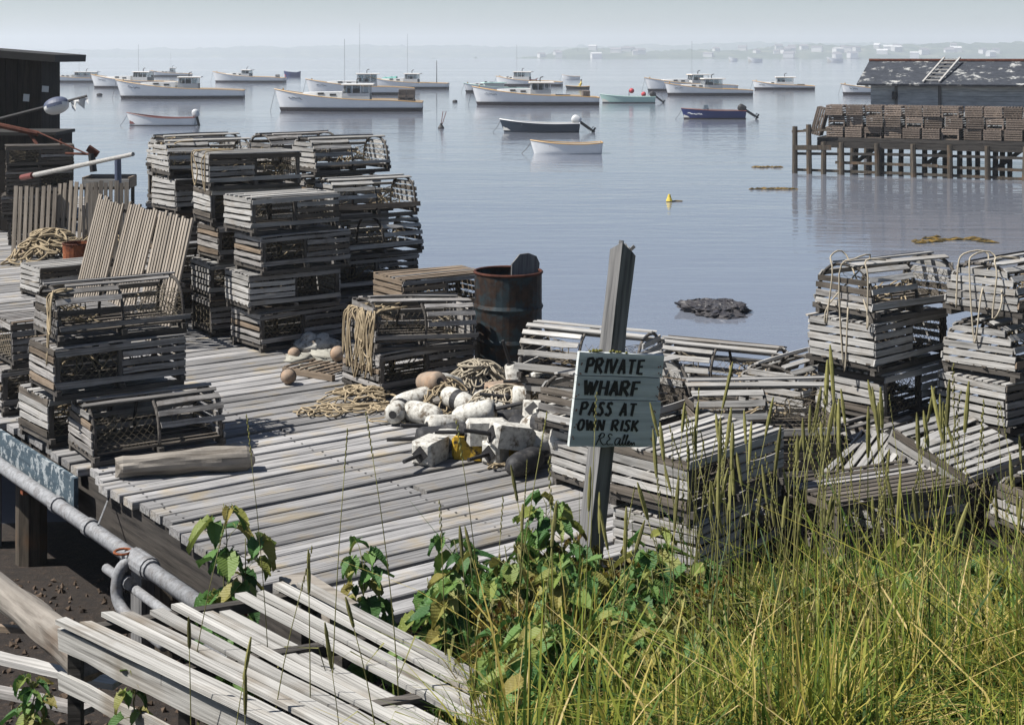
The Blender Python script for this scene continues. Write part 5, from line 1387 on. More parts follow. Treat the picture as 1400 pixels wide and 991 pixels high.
# life ring
# bits on boat 11: red roof gear
MB().beam((-0.2, 0, 2.0), (0.35, 0, 2.0), 0.05, 0.05).beam((-0.15, 0, 1.86), (-0.15, 0, 2.0), 0.04, 0.04).beam((0.3, 0, 1.86), (0.3, 0, 2.0), 0.04, 0.04).beam((0.2, 0, 2.0), (0.45, 0, 2.12), 0.06, 0.05).build('roof_rack', M['pinkred'], b11, (-0.2, 0, 0))

def outboard(p, tilt, root, cowl='cowl', s=1.0):
    e = MB(); e.lathe([(0.05, -0.02), (0.15, 0), (0.17, 0.12), (0.165, 0.30), (0.13, 0.40), (0.05, 0.44)], 12)
    e.v = [(v[0] * 1.25 * s, v[1] * 0.85 * s, v[2] * s) for v in e.v]
    mt = Matrix.Translation(p) @ Matrix.Rotation(tilt, 4, 'Y')
    o = e.build('motor_cowl', M[cowl], root, smooth=True); o.matrix_local = mt
    l_ = MB(); l_.box((0.02, 0, -0.3 * s), (0.14 * s, 0.1 * s, 0.6 * s)); l_.box((0.03, 0, -0.72 * s), (0.1 * s, 0.05 * s, 0.3 * s)); l_.box((0.06 * s, 0, -0.66 * s), (0.3 * s, 0.18 * s, 0.02)); l_.lathe([(0.03 * s, -0.16 * s), (0.055 * s, -0.05 * s), (0.05 * s, 0.12 * s), (0.02 * s, 0.2 * s)], 8, axis='X', c=(0.04, 0, -0.78 * s))
    for a_ in range(3): l_.box((0.2 * s, math.cos(a_ * 2.09) * 0.06 * s, -0.78 * s + math.sin(a_ * 2.09) * 0.06 * s), (0.015, 0.09 * s, 0.05 * s), rot=(a_ * 2.09, 0, 0))
    o2 = l_.build('motor_leg', M['dark'], root); o2.matrix_local = mt
def skiff(label, x0, x1, yw, mat, rail, bow, mid, stern, motor=None, inner='boatdeck', yaw=0.0, bottom=None, tr=0.72, cat='skiff', name='skiff', seats=3, beam=0.36, wlz=0.08, full=2.0):
    root, L = boat_root(name, label, cat, x0, x1, yw, 0, yaw, 'small open boats moored in the harbour')
    B = L * beam
    b, zsh, st = build_hull(root, L, B, bow, mid, stern, 0.09 * L, mat, rail, bottom, lambda t_, z: min(0.1, z - 0.2), tr, full, inner, wlz, 0.022)
    for i in range(seats):
        t_ = lerp(0.3, 0.82, i / max(1, seats - 1)); ww = b(t_) - 0.07
        MB().box((-L / 2 + L * t_, 0, zsh(t_) - 0.12), (0.24, 2 * ww, 0.03)).build('thwart', M['buff' if rail == 'buff' else inner], root)
    if motor: outboard(Vector((L / 2 + 0.02, 0, zsh(1) + 0.05)), motor[0], root, motor[1], motor[2])
    p = st(0, 0.9); MB().tube([(p.x, 0, p.z), (p.x - 0.15, -.02, p.z * .5), (p.x - 0.4, -.03, -0.03)], 0.012, 4).build('painter_line', M['dark'], root)
    return root, L, st
skiff('white open skiff with red-brown inside and tilted white outboard', 173, 268, 172, 'white', 'pinkred', 0.72, 0.42, 0.45, (-0.25, 'cowl', 0.95), 'pinkred', 0.0, 'bottom', 0.8, wlz=0.04)
skiff('dark slate skiff with white outboard tipped up', 683, 792, 181, 'slate', 'white', 0.66, 0.44, 0.46, (-0.95, 'cowl', 1.05), 'boatdeck', 0.0, None, 0.8)
skiff('white rowing dinghy with yellow-brown rail near the slate skiff', 725, 823, 210, 'white', 'buff', 0.52, 0.38, 0.44, None, 'boatdeck', 0.0, None, 0.78, 'dinghy', 'dinghy', 3, 0.4)
sk21, Lk, stk21 = skiff('navy blue skiff with black outboard tipped up', 931, 1018, 163, 'navy', 'pinkred', 0.66, 0.52, 0.5, (-1.0, 'dark', 1.1), 'boatdeck', 0.0, 'bottom', 0.85, wlz=0.08)
scribble(sk21, stk21, Lk, 0.08, 0.3, -1, 0.72, 5)
for v_ in sk21.children:
    if v_.name.startswith('name_marks'): v_.data.materials[0] = M['white']
MB().box((-0.45, 0, 0.72), (0.35, 0.6, 0.3), taper=0.7).build('windscreen', M['glass'], sk21)
skiff('pale mint skiff with black outboard by the red balls', 820, 895, 141, 'mint', 'mint', 0.72, 0.5, 0.52, (-0.9, 'dark', 1.1), 'boatdeck', 0.0, 'bottom', 0.85, wlz=0.06)
skiff('small blue rowboat with red inside beside the boat with the tiny wheelhouse', 388, 411, 105, 'navy', 'navy', 1.05, 0.75, 0.95, None, 'red', 0.0, None, 0.85, 'rowboat', 'rowboat', 2, 0.42)
skr, Ls, _ = skiff('low dark rowboat with a person in yellow aboard', 773, 806, 122, 'dark', 'buff', 0.4, 0.28, 0.32, None, 'piertrap', 0.0, None, 0.8, 'rowboat', 'rowboat', 2, 0.42)
skiff('thin white rowboat far out behind the person in yellow', 768, 793, 109, 'white', 'buff', 0.8, 0.5, 0.5, None, 'boatdeck', 0.0, None, 0.8, 'rowboat', 'rowboat', 2, 0.4)
for x0, x1, y_, lb in ((1022, 1042, 85.6, 'tiny white boat off the far shore, nearest the pier hut side'), (1130, 1152, 85.6, 'tiny white boat moored under the far houses'), (996, 1008, 84.4, 'tiny pale boat close under the far shore trees')):
    skiff(lb, x0, x1, y_, 'white', 'white', 3.0, 2.0, 2.0, None, 'boatdeck', 0.0, None, 0.85, 'boat', 'far_boat', 1, 0.3)

# person in yellow, seated in the low dark rowboat
pr = Vector(skr.location) + Vector((0.15 * Ls, -0.0, 0.17))
pe = thing('person', 'person in a yellow oilskin top sitting in the low rowboat', 'person', pr)
def skin(name, joints, edges, mat, parent):
    me = bpy.data.meshes.new(name); me.from_pydata([j[:3] for j in joints], edges, []); o = put(name, me, parent)
    sm = o.modifiers.new('skin', 'SKIN'); me.skin_vertices.new() if not me.skin_vertices else None
    for i, j in enumerate(joints): me.skin_vertices[0].data[i].radius = (j[3], j[3])
    me.skin_vertices[0].data[0].use_root = True
    o.modifiers.new('sub', 'SUBSURF').levels = 1; o.modifiers['sub'].render_levels = 2
    me.materials.append(M[mat]); return o
J = [(0, 0, 0.12, .15), (0, 0, 0.36, .15), (0, 0, 0.56, .16), (0, 0, 0.66, .06), (0, 0, 0.76, .085), (0, 0, 0.86, .075),
     (0, -.19, 0.56, .065), (-.12, -.24, 0.38, .05), (-.32, -.18, 0.36, .04), (0, .19, 0.56, .065), (-.12, .24, 0.38, .05), (-.32, .18, 0.36, .04),
     (-.2, -.1, 0.12, .085), (-.42, -.12, 0.14, .07), (-.46, -.12, -0.08, .05), (-.2, .1, 0.12, .085), (-.42, .12, 0.14, .07), (-.46, .12, -0.08, .05)]
E = [(0, 1), (1, 2), (2, 3), (3, 4), (4, 5), (2, 6), (6, 7), (7, 8), (2, 9), (9, 10), (10, 11), (0, 12), (12, 13), (13, 14), (0, 15), (15, 16), (16, 17)]
skin('body', J, E, 'yellowcloth', pe)
hd = MB(); hd.lathe([(0.09 * math.sin(math.pi * k / 10) + .001, -0.12 * math.cos(math.pi * k / 10)) for k in range(11)], 12, c=(0, 0, 0.82)); hd.build('head', M['skin'], pe, smooth=True)
hh_ = MB(); hh_.lathe([(0.1, 0), (0.098, 0.05), (0.06, 0.1), (0.01, 0.115)], 12, c=(0.01, 0, 0.84)); hh_.build('hair', M['dark'], pe, smooth=True)

# small marks on the water
def ball_on(x, y, r_, mat, label, name='mooring_ball', cat='buoy', squash=1.0, up=0.4):
    p = px(x, y, 0); b = MB(); b.lathe([(r_ * math.sin(math.pi * k / 10) + .001, -r_ * squash * math.cos(math.pi * k / 10)) for k in range(11)], 14)
    return tag(b.build(name, M[mat], None, p + Vector((0, 0, r_ * up)), smooth=True), label, cat, 'mooring balls')
ball_on(880, 131.5, 0.24, 'red', 'red mooring ball floating alone behind the mint skiff', up=0.7)
rbm = thing('ball_marker', 'red ball carried on a pole above the mint skiff', 'marker', px(860, 139, 0))
MB().tube([(0, 0, -0.1), (0, 0, 0.95)], 0.03, 6).build('pole', M['dark'], rbm); bb = MB(); bb.lathe([(0.22 * math.sin(math.pi * k / 10) + .001, -0.22 * math.cos(math.pi * k / 10)) for k in range(11)], 14, c=(0.22, 0, 0.9)); bb.build('ball', M['red'], rbm, smooth=True)
ball_on(136, 131, 0.30, 'dark', 'dark mooring float off the bow of the white lobster boat', squash=0.5, up=0.3)
ball_on(622, 140, 0.22, 'dark', 'small dark mooring float left of the brown-crate boat', squash=0.6, up=0.3)
sb = thing('spar_buoy', 'dark mooring buoy with a tall wire handle', 'buoy', px(603, 176, 0))
MB().lathe([(0.16, -0.1), (0.17, 0.05), (0.07, 0.2), (0.05, 0.28)], 10).build('float', M['dark'], sb)
MB().tube([(0, 0, 0.2), (0.1, 0, 0.9), (0.28, 0, 0.92), (0.06, 0, 0.22)], 0.02, 5).build('handle', M['pinkred'], sb)
yb = thing('kelp_marker', 'small yellow float with trailing weed near the middle of the cove', 'float', px(915, 276, 0))
MB().lathe([(0.05, -0.03), (0.09, 0.02), (0.05, 0.12), (0.03, 0.2)], 8).build('float', M['yellowcloth'], yb)
MB().tube([(0.05, 0, 0.01), (0.2, 0.1, 0.015), (0.36, 0.05, 0.01)], 0.02, 5).build('weed', M['weed'], yb)
def weed_patch(x, y, w_, d_, label, seed, mat='weed'):
    rr = random.Random(seed); b = MB(); p = px(x, y, 0)
    for k in range(26):
        x0, y0 = rr.uniform(-w_, w_), rr.gauss(0, d_ * 0.4)
        a_ = rr.uniform(-0.5, 0.5); l_ = rr.uniform(0.2, 0.6) * w_
        b.tube([(x0, y0, 0.006), (x0 + l_ * .5, y0 + a_ * .1, 0.025), (x0 + l_, y0 + a_ * .2, 0.004)], [0.012, 0.03, 0.008], 4)
    return tag(b.build('seaweed', M[mat], None, p), label, 'seaweed', 'floating seaweed')
weed_patch(1045, 229, 0.45, 0.15, 'short dark strand of seaweed farther from the far pier foot', 1)
weed_patch(1050, 259, 0.6, 0.15, 'long dark strand of seaweed off the far pier piles', 2)
weed_patch(1290, 330, 0.8, 0.5, 'yellow-brown mat of rockweed in the shallows right of the far pier', 3)
# rock awash
rk = MB(); n1, n2 = 72, 22; vs = []
for j in range(n2 + 1):
    th = math.pi / 2 * j / n2
    for k in range(n1):
        an = 2 * math.pi * k / n1; d = Vector((math.cos(an) * math.cos(th), math.sin(an) * math.cos(th), math.sin(th)))
        rr = 1 + 0.30 * noise.noise(d * 1.7 + Vector((3, 1, 0))) + 0.22 * noise.noise(d * 4.5) + 0.13 * noise.noise(d * 11) + 0.06 * noise.noise(d * 25)
        vs.append((d.x * rr * 0.50, d.y * rr * 0.6, min(d.z * rr * 0.27, 0.125 + 0.05 * noise.noise(d * 5) + 0.025 * noise.noise(d * 14)) - 0.02))
fs = [(j * n1 + k, j * n1 + (k + 1) % n1, (j + 1) * n1 + (k + 1) % n1, (j + 1) * n1 + k) for j in range(n2) for k in range(n1)]
rk.add(vs, fs); tag(rk.build('rock', M['rockm'], None, px(976, 425, 0), (0, 0, 0.1), smooth=False), 'dark wet rock breaking the calm water', 'rock')

# ------------------------------------------------------------------ far pier with hut
PY = 48.6; PX0 = (1084 - CX) * PY / F
PR = math.radians(-25)
pier = thing('pier', 'tall dark pile pier across the water with traps and a hut', 'pier', (PX0, PY, 0), (0, 0, PR))
PM = Matrix.Translation((PX0, PY, 0)) @ Matrix.Rotation(PR, 4, 'Z')
PL = 22.0
MB().box((PL / 2 + 0.8, 4.0, DECK - 0.06), (PL, 8.0, 0.12)).build('deck', M['beam'], pier)
for yy in (0.1, 2.6, 5.2, 7.8): MB().box((PL / 2 + 0.8, yy, DECK - 0.23), (PL, 0.2, 0.2)).build('stringer', M['beam'], pier)
pw = [0.1, 0.55, 1.05] + [1.62 + 1.13 * k for k in range(18)]
for i, x_ in enumerate(pw):
    for yy in (0.0, 2.5, 5.0, 7.7):
        if yy and i < 2: continue
        top = (DECK + 0.35) if i == 0 else (DECK + 0.42 if i == 1 and not yy else DECK - 0.14)
        if i < 3 and yy: top = DECK - 0.14
        lean = R.uniform(-0.04, 0.04)
        MB().tube([(x_ + R.uniform(-.06, .06) + lean, yy + (0 if yy else -0.14), -1.2), (x_, yy + (0 if yy else -0.14), top)], [0.10, 0.085], 8).build('pile', M['pile'], pier)
for zz, a_, b2 in ((0.66, 0.0, PL), (0.36, 1.4, PL), (0.10, 0.1, PL)):
    for yy in ((-0.02, 5.1) if zz > 0.5 else (-0.02,)):
        segs = 7
        for k in range(segs):
            x0_ = lerp(a_, b2, k / segs); x1_ = lerp(a_, b2, (k + 1) / segs) + 0.3
            MB().beam((x0_, yy + 0.02 * (k % 2), zz + R.uniform(-.05, .05)), (x1_, yy + 0.02 * (k % 2), zz + R.uniform(-.05, .05)), 0.08, 0.085).build('crossbeam', M['pile' if zz < 0.5 else 'beam'], pier)
for k in range(8):
    x_ = 1.6 + k * 2.3
    MB().beam((x_, 2.2, 0.2), (x_ + 1.0, 2.2, DECK - 0.2), 0.1, 0.14).build('brace', M['beam'], pier)
# hoisting rail and corner frame
MB().beam((0.0, -0.14, DECK + 0.18), (1.3, -0.1, DECK + 0.26), 0.07, 0.07).build('guard_rail', M['pile'], pier)
MB().beam((0.05, 1.4, DECK + 0.15), (1.3, 1.4, DECK + 0.3), 0.07, 0.07).build('guard_rail', M['pile'], pier)
MB().beam((0.05, -0.2, DECK - 0.35), (1.3, -0.2, DECK - 0.32), 0.05, 0.16).build('guard_rail', M['pile'], pier)
# traps on the pier, in three tiers
for k in range(15):
    for lev in range(3):
        if k == 0 and lev == 2 and False: continue
        x_ = 1.35 + k * 0.615 + R.uniform(-0.04, 0.04) + (0.05 if lev == 1 else 0)
        for row in range(2):
            if row == 1 and lev < 2: continue
            o = put('lobster_trap', STRAP[(k + lev * 2 + row) % 4], None, PM @ Vector((x_, 0.55 + row * 0.95 + R.uniform(-.09, .09), DECK + 0.003 + (lev if row == 0 else 0) * 0.356)), (0, 0, PR + math.pi / 2 + R.uniform(-0.06, 0.06)))
            tag(o, ['brown lath trap in the bottom tier on the far pier', 'brown lath trap in the middle tier on the far pier', 'brown lath trap in the top tier on the far pier'][lev] if row == 0 else 'brown lath trap standing behind the tiers on the far pier', 'lobster trap', 'traps tiered on the far pier' + (' tier %d' % (lev + 1) if row == 0 else ' behind'))
o = put('lobster_trap', STRAP[0], None, PM @ Vector((0.95, 0.6, DECK + 0.46)), (0, -1.30, PR)); tag(o, 'lath trap stood on end against the tiers at the pier end', 'lobster trap')
hut = thing('pier_hut', 'pale shingled hut with dark patched roof on the far pier', 'hut', PM @ Vector((2.15, 2.25, DECK)), (0, 0, PR))
HW, HD, HE, HR = 7.0, 4.0, 1.82, 2.45
# hut faces the camera with its long side
for k in range(11):
    MB().box((HW / 2, -0.0 - 0.005 * (k % 2), 0.09 + k * 0.168), (HW, 0.05, 0.16), rot=(0.05, 0, 0)).build('siding_board', M['pierwall'], hut)
MB().box((HW / 2, HD / 2 + 0.06, HE / 2), (HW - 0.1, HD, HE - 0.05)).build('wall', M['pierwall'], hut)
gb = MB(); gb.add([(0.02, 0.05, HE), (0.02, HD, HE), (0.02, HD / 2, HR - 0.06), (HW - .02, 0.05, HE), (HW - .02, HD, HE), (HW - .02, HD / 2, HR - 0.06)], [(0, 2, 1), (3, 4, 5)]); gb.build('gable', M['pierwall'], hut)
sl_ = math.atan2(HR - HE, HD / 2); ln = math.hypot(HR - HE, HD / 2) + 0.45
rf = MB()
rf.box((HW / 2, HD / 4 - 0.2 * math.cos(sl_), (HE + HR) / 2 + 0.02 - 0.2 * math.sin(sl_)), (HW + 0.8, ln, 0.06), rot=(sl_, 0, 0))
ro = rf.build('roof', M['pierroof'], hut)
rf = MB(); rf.box((HW / 2, HD * 3 / 4 + 0.2 * math.cos(sl_), (HE + HR) / 2 + 0.02 - 0.2 * math.sin(sl_)), (HW + 0.8, ln, 0.06), rot=(-sl_, 0, 0)); rf.build('roof', M['pierroof'], hut)
MB().tube([(-0.4, HD / 2, HR + 0.07), (HW + 0.4, HD / 2, HR + 0.07)], 0.07, 6).build('ridge_cap', M['redrust'], hut)
dn = hut
MB().box((1.55, -0.05, 0.86), (1.3, 0.05, 1.6)).build('door', M['pierwall'], hut)
MB().box((0.85, -0.04, 0.95), (0.1, 0.06, 1.75)).build('door_frame', M['post'], hut); MB().box((2.25, -0.04, 0.95), (0.1, 0.06, 1.75)).build('door_frame', M['post'], hut)
MB().box((0.80, -0.1, 1.35), (0.16, 0.1, 0.26)).build('lamp_box', M['dark'], hut)
la = thing('roof_ladder', 'pale wooden ladder lying up the roof of the pier hut', 'ladder', PM @ Vector((2.15 + 1.75, 2.25 - 0.32, DECK + HE - 0.10)), (0, 0, PR))
ld = Vector((0.42, math.cos(sl_) * 2.2, math.sin(sl_) * 2.2 + 0.14))
for s in (0, 0.52): MB().beam((s, 0, 0.1), Vector((s, 0, 0.1)) + ld, 0.06, 0.05).build('side_rail', M['lathw'], la)
for k in range(7):
    q = ld * (0.08 + k * 0.14); MB().beam(Vector((0, 0, 0.1)) + q, Vector((0.52, 0, 0.1)) + q, 0.045, 0.04).build('rung', M['lathw'], la)

# ------------------------------------------------------------------ houses on the far shore
rh = random.Random(5)
for i in range(46):
    x_ = rh.choice([rh.uniform(815, 900), rh.uniform(1000, 1250), rh.uniform(1080, 1400), rh.uniform(720, 1400)])
    X = (x_ - CX) * 1700 / F; dy = rh.uniform(8, 120)
    hgt = table(HP, x_) * math.sin(min(1, dy / 190) * math.pi / 2) ** 0.8
    w_, d_, h_ = rh.uniform(6, 13), rh.uniform(6, 8), rh.uniform(3.0, 5.2)
    drk = rh.random() < 0.7; shr = 'close to the water of' if dy < 50 else 'up the slope of'
    hl2 = ('dark-roofed' if drk else 'white-roofed') + ' pale house ' + shr + ' the hazy far shore'
    ho_ = thing('house', hl2, 'house', (X, 1700 + dy - 6, hgt - 0.3), (0, 0, rh.uniform(-0.5, 0.5)), hl2 + ' group')
    MB().box((0, 0, h_ / 2 - 0.7), (w_, d_, h_ + 1.4)).build('wall', M['housew'], ho_)
    r_ = MB(); rhh = rh.uniform(1.4, 2.4); r_.add([(-w_ / 2 - .3, -d_ / 2 - .3, h_), (w_ / 2 + .3, -d_ / 2 - .3, h_), (w_ / 2 + .3, d_ / 2 + .3, h_), (-w_ / 2 - .3, d_ / 2 + .3, h_), (-w_ / 2 - .3, 0, h_ + rhh), (w_ / 2 + .3, 0, h_ + rhh)], [(0, 1, 5, 4), (2, 3, 4, 5), (0, 4, 3), (1, 2, 5), (0, 3, 2, 1)])
    r_.build('roof', M['houser' if drk else 'housew'], ho_)

# ------------------------------------------------------------------ vegetation
rng = np.random.default_rng(4)
def grass_patch(name, n, xy, hfun, label, width=(0.004, 0.009), bend=0.35, tone=(0.35, 0.22), kind='stuff'):
    V = []; Fc = []; T = []
    segs = 4
    cnt = 0
    while cnt < n:
        x, y = xy()
        if x is None: continue
        h = hfun(x, y)
        if h <= 0.02: continue
        z0 = ground_z(x, y) - 0.02
        yaw = rng.uniform(0, 2 * math.pi); ln = abs(rng.normal(0, bend)); hh = h * rng.uniform(0.55, 1.1)
        w0 = rng.uniform(*width); dx, dy = math.cos(yaw), math.sin(yaw); sx, sy = -dy, dx
        tw = rng.uniform(-0.8, 0.8); tn = float(np.clip(rng.normal(tone[0], tone[1]), 0, 1)); base = len(V)
        kink = rng.random() < 0.2
        for i in range(segs + 1):
            q = i / segs; rr = ln * hh * q ** 2.0; zz = hh * q * (1 - 0.30 * ln * q)
            if kink and q > 0.7: zz -= hh * (q - 0.7) * 1.5; rr += hh * (q - 0.7) * 0.8
            wv = w0 * (1 - q ** 1.6) + 0.0006; a = tw * q
            ax, ay = sx * math.cos(a) + dx * math.sin(a), sy * math.cos(a) + dy * math.sin(a)
            px_, py_ = x + dx * rr, y + dy * rr
            V.append((px_ - ax * wv, py_ - ay * wv, z0 + zz)); V.append((px_ + ax * wv, py_ + ay * wv, z0 + zz))
            t_ = min(1, max(0, tn + 0.12 * (q - 0.5))); T += [t_, t_]
        for i in range(segs): Fc.append((base + 2 * i, base + 2 * i + 1, base + 2 * i + 3, base + 2 * i + 2))
        cnt += 1
    me = bpy.data.meshes.new(name); me.from_pydata(V, [], Fc); me.materials.append(M['grass'])
    at_ = me.attributes.new('tone', 'FLOAT', 'POINT'); at_.data.foreach_set('value', T)
    o = put(name, me); return tag(o, label, 'grass', kind=kind)
def pxx(x, y): return CX + x * F / y
def xy_main():
    y = 3.2 + (7.5 - 3.2) * rng.random() ** 0.8
    p = rng.uniform(480, 1640) if rng.random() < 0.82 else rng.uniform(1640, 2500); x = (p - CX) * y / F
    left = table([(3.2, 640), (4.2, 640), (5.0, 600), (5.8, 585), (6.6, 700), (7.5, 820)], y)
    if p < left + rng.normal(0, 35): return None, None
    if y > 6.2 and 700 < p < 900 and rng.random() < 0.8: return None, None
    if y > 6.3 and rng.random() < 0.75: return None, None
    return x, y
def h_main(x, y):
    p = pxx(x, y)
    h = table([(560, 0.30), (700, 0.40), (800, 0.46), (900, 0.40), (960, 0.44), (1100, 0.48), (1500, 0.52)], p)
    return h * (0.85 + 0.8 * noise.noise(Vector((x * 2.1, y * 2.1, 3)))) * (1 + 0.45 * (rng.random() < 0.12))
def xy_clump():
    while True:
        x, y = xy_main()
        if x is None: return None, None
        c = noise.noise(Vector((x * 2.6, y * 2.6, 11))) + 0.5 * noise.noise(Vector((x * 7, y * 7, 5)))
        if pxx(x, y) < 900 and rng.random() < 0.6: return None, None
        if rng.random() < 0.30 + 1.5 * c: return x, y
        return None, None
grass_patch('tall_grass', 23000, xy_clump, h_main, 'tall green and straw grass covering the near bank', (0.0015, 0.0055), 0.6, (0.42, 0.3))
grass_patch('broad_grass', 2400, xy_clump, lambda x, y: 0.85 * h_main(x, y), 'broad arching green grass blades mixed through the bank grass', (0.004, 0.009), 0.9, (0.32, 0.25))
def xy_side():
    x, y = rng.uniform(-7, 9), rng.uniform(-3, 4.6)
    if -0.3 < x < 3.6 and y > 2.6: return None, None
    if -2.6 < x < 0.3 and y > 3.7: return None, None
    return x, y
grass_patch('low_grass', 9000, xy_side, lambda x, y: 0.32, 'low grass on the bank top around the slatted crate', (0.004, 0.009), 0.6)

# tall seed stalks: each one is a thing
def seed_mesh(seed, L, r_):
    rr = random.Random(seed); b = MB(); n = 9
    prof = [(max(0.0008, r_ * (0.35 + 0.75 * math.sin(math.pi * min(1, (k + 0.8) / (n + 0.6))) ** 0.6) * rr.uniform(0.85, 1.12)), L * k / n) for k in range(n + 1)]
    b.lathe(prof, 7); return b.mesh('seed_head', M['seed'])
HEADS = [seed_mesh(i, 0.10 + 0.02 * i, 0.0065) for i in range(5)]
def stalk(x, y, h, lean, az, head=True, where='in the bank grass'):
    z0 = ground_z(x, y) - 0.02
    root = thing('grass_stalk', ('tall single grass stalk with a tight cylindrical seed head ' if head else 'tall single grass stalk with a thin braided seed head ') + where, 'grass stalk', (x, y, z0), (0, 0, az), ('cylindrical-headed grass stalks ' if head else 'thin-headed grass stalks ') + where)
    pts = [Vector((lean * h * (k / 6) ** 1.8, 0, h * k / 6)) for k in range(7)]
    MB().tube(pts, [0.0026 - 0.0002 * k for k in range(7)], 4).build('stem', M['straw'], root, smooth=True)
    d = (pts[-1] - pts[-2]).normalized()
    if head:
        put('seed_head', R.choice(HEADS), root, pts[-1] - d * 0.005, d.to_track_quat('Z', 'Y').to_euler())
    else:
        b = MB(); p = pts[-1]
        for k in range(12):
            c = p + d * (k * 0.013) + Vector((0, (-1) ** k * 0.0025, 0)); b.lathe([(0.0008, -0.008), (0.0032, 0), (0.0006, 0.010)], 5, c=c)
        b.build('seed_head', M['seed'], root)
    bl = MB(); a0 = pts[2]
    for s in (-1, 1):
        q0_, q1_, q2_ = a0 + Vector((0, 0, 0.05 * s)), a0 + Vector((s * 0.06, 0.02, 0.10)), a0 + Vector((s * 0.16, 0.05, 0.08 - 0.04 * (s > 0)))
        bl.add([q0_ + Vector((0, .002, 0)), q0_ - Vector((0, .002, 0)), q1_ + Vector((0, .005, 0)), q1_ - Vector((0, .005, 0)), q2_], [(0, 1, 3, 2), (2, 3, 4)])
    bl.build('blade', M['straw'], root)
rs = random.Random(9)
spots = []
for k in range(150):
    y = rs.uniform(4.4, 6.8); p = rs.uniform(905, 1410); spots.append(((p - CX) * y / F, y, rs.uniform(0.6, 1.05), rs.random() < 0.6))
for k in range(14):
    y = rs.uniform(4.4, 6.0); p = rs.uniform(640, 905); spots.append(((p - CX) * y / F, y, rs.uniform(0.5, 0.75), rs.random() < 0.5))
for p, y, h, hd_ in ((262, 5.0, 0.62, True), (312, 4.8, 0.5, True), (365, 4.9, 0.78, False), (372, 5.4, 1.25, False), (452, 5.2, 1.12, False), (250, 5.3, 0.9, False), (470, 4.6, 0.5, True), (548, 5.0, 1.1, False), (662, 5.3, 1.0, False), (700, 5.2, 0.95, False), (335, 4.6, 0.45, True), (425, 5.0, 0.75, True), (520, 4.7, 0.55, True), (805, 5.8, 0.95, False), (610, 5.3, 0.75, False)):
    spots.append(((p - CX) * y / F, y, h, hd_))
for x, y, h, hd_ in spots: stalk(x, y, h, rs.uniform(0.02, 0.2), rs.uniform(0, 6.28), hd_, 'before the slatted crate' if pxx(x, y) < 480 else ('among the brambles' if pxx(x, y) < 800 else ('before the sign traps' if pxx(x, y) < 1080 else 'before the bank stacks')))

# bramble plants with separate leaves
def leaf_mesh(seed, mat, L=0.10, W=0.07):
    rr = random.Random(seed); b = MB(); nl, nw = 10, 3; vs = []
    for i in range(nl + 1):
        q = i / nl; w_ = W / 2 * (math.sin(math.pi * min(1, q * 0.93 + 0.05)) ** 0.75) * (1.12 - 0.55 * q) * 1.15
        w_ *= 1 + (0.10 if i % 2 else -0.08)
        if i == nl: w_ = 0.0006
        for j in range(-nw, nw + 1):
            s = j / nw
            x = L * q + (-0.010 * abs(s) if i % 2 else 0.004 * abs(s))
            z = 0.018 * abs(s) - 0.035 * q * q * (L / 0.1) + (0.003 if (i % 2) else -0.002) * abs(s)
            vs.append((x, w_ * s, z))
    m_ = 2 * nw + 1
    fs = [(i * m_ + j, (i + 1) * m_ + j, (i + 1) * m_ + j + 1, i * m_ + j + 1) for i in range(nl) for j in range(m_ - 1)]
    b.add(vs, fs); return b.mesh('leaf', mat)
LEAF = [leaf_mesh(i, M['leaf'], 0.095 + 0.008 * i, 0.066 + 0.005 * i) for i in range(4)]
YLEAF = [leaf_mesh(i + 20, M['yleaf'], 0.05, 0.03) for i in range(2)]
def bramble(p, h, n, label, seed, spread=0.5, lean=(0, 0), meshes=LEAF, sc=1.0, stems=1, group=None):
    rr = random.Random(seed)
    root = thing('bramble_plant', label, 'plant', p, (0, 0, 0), group)
    for s_ in range(stems):
        lx, ly = lean[0] + rr.uniform(-.1, .1), lean[1] + rr.uniform(-.1, .1)
        pts = [Vector((lx * h * (k / 8) ** 1.5 + 0.01 * math.sin(k * 2 + s_), ly * h * (k / 8) ** 1.5, h * (1 - 0.12 * s_) * k / 8)) for k in range(9)]
        st_ = MB(); st_.tube(pts, [0.006 - 0.0005 * k for k in range(9)], 6)
        leaves = []
        nn = max(3, n // stems)
        for k in range(nn):
            q = lerp(0.30, 1.0, (k + 0.5) / nn); i = min(7, int(q * 8)); c = pts[i].lerp(pts[i + 1], q * 8 - i)
            az = k * 2.4 + rr.uniform(-.4, .4); pet = rr.uniform(0.035, 0.09) * sc * (1.15 - 0.5 * q)
            e = c + Vector((math.cos(az) * pet, math.sin(az) * pet, pet * 0.45))
            st_.tube([c, (c + e) / 2 + Vector((0, 0, 0.008)), e], 0.0016, 4)
            for li, (da, l_) in enumerate(((0, 1.0), (1.25, 0.82), (-1.25, 0.82))):
                if k % 5 == 4 and li: continue
                leaves.append((e, az + da, l_ * sc * rr.uniform(0.75, 1.15) * (1.12 - 0.45 * q), rr.uniform(0.05, 0.75)))
        st_.build('stem', M['stem'], root, smooth=True)
        for e, a_, l_, tl_ in leaves:
            put('leaf', rr.choice(meshes), root, e, (rr.uniform(-.3, .3), tl_, a_), (l_ * rr.uniform(1.1, 1.5), l_ * rr.uniform(1.0, 1.5), l_ * rr.uniform(0.8, 2.2)))
    return root
def bpx(x, y, Yd):      # plant foot on the ground below a pixel column at depth Yd
    X = (x - CX) * Yd / F; return Vector((X, Yd, ground_z(X, Yd) - 0.02)), EYE - (y - HY) * Yd / F
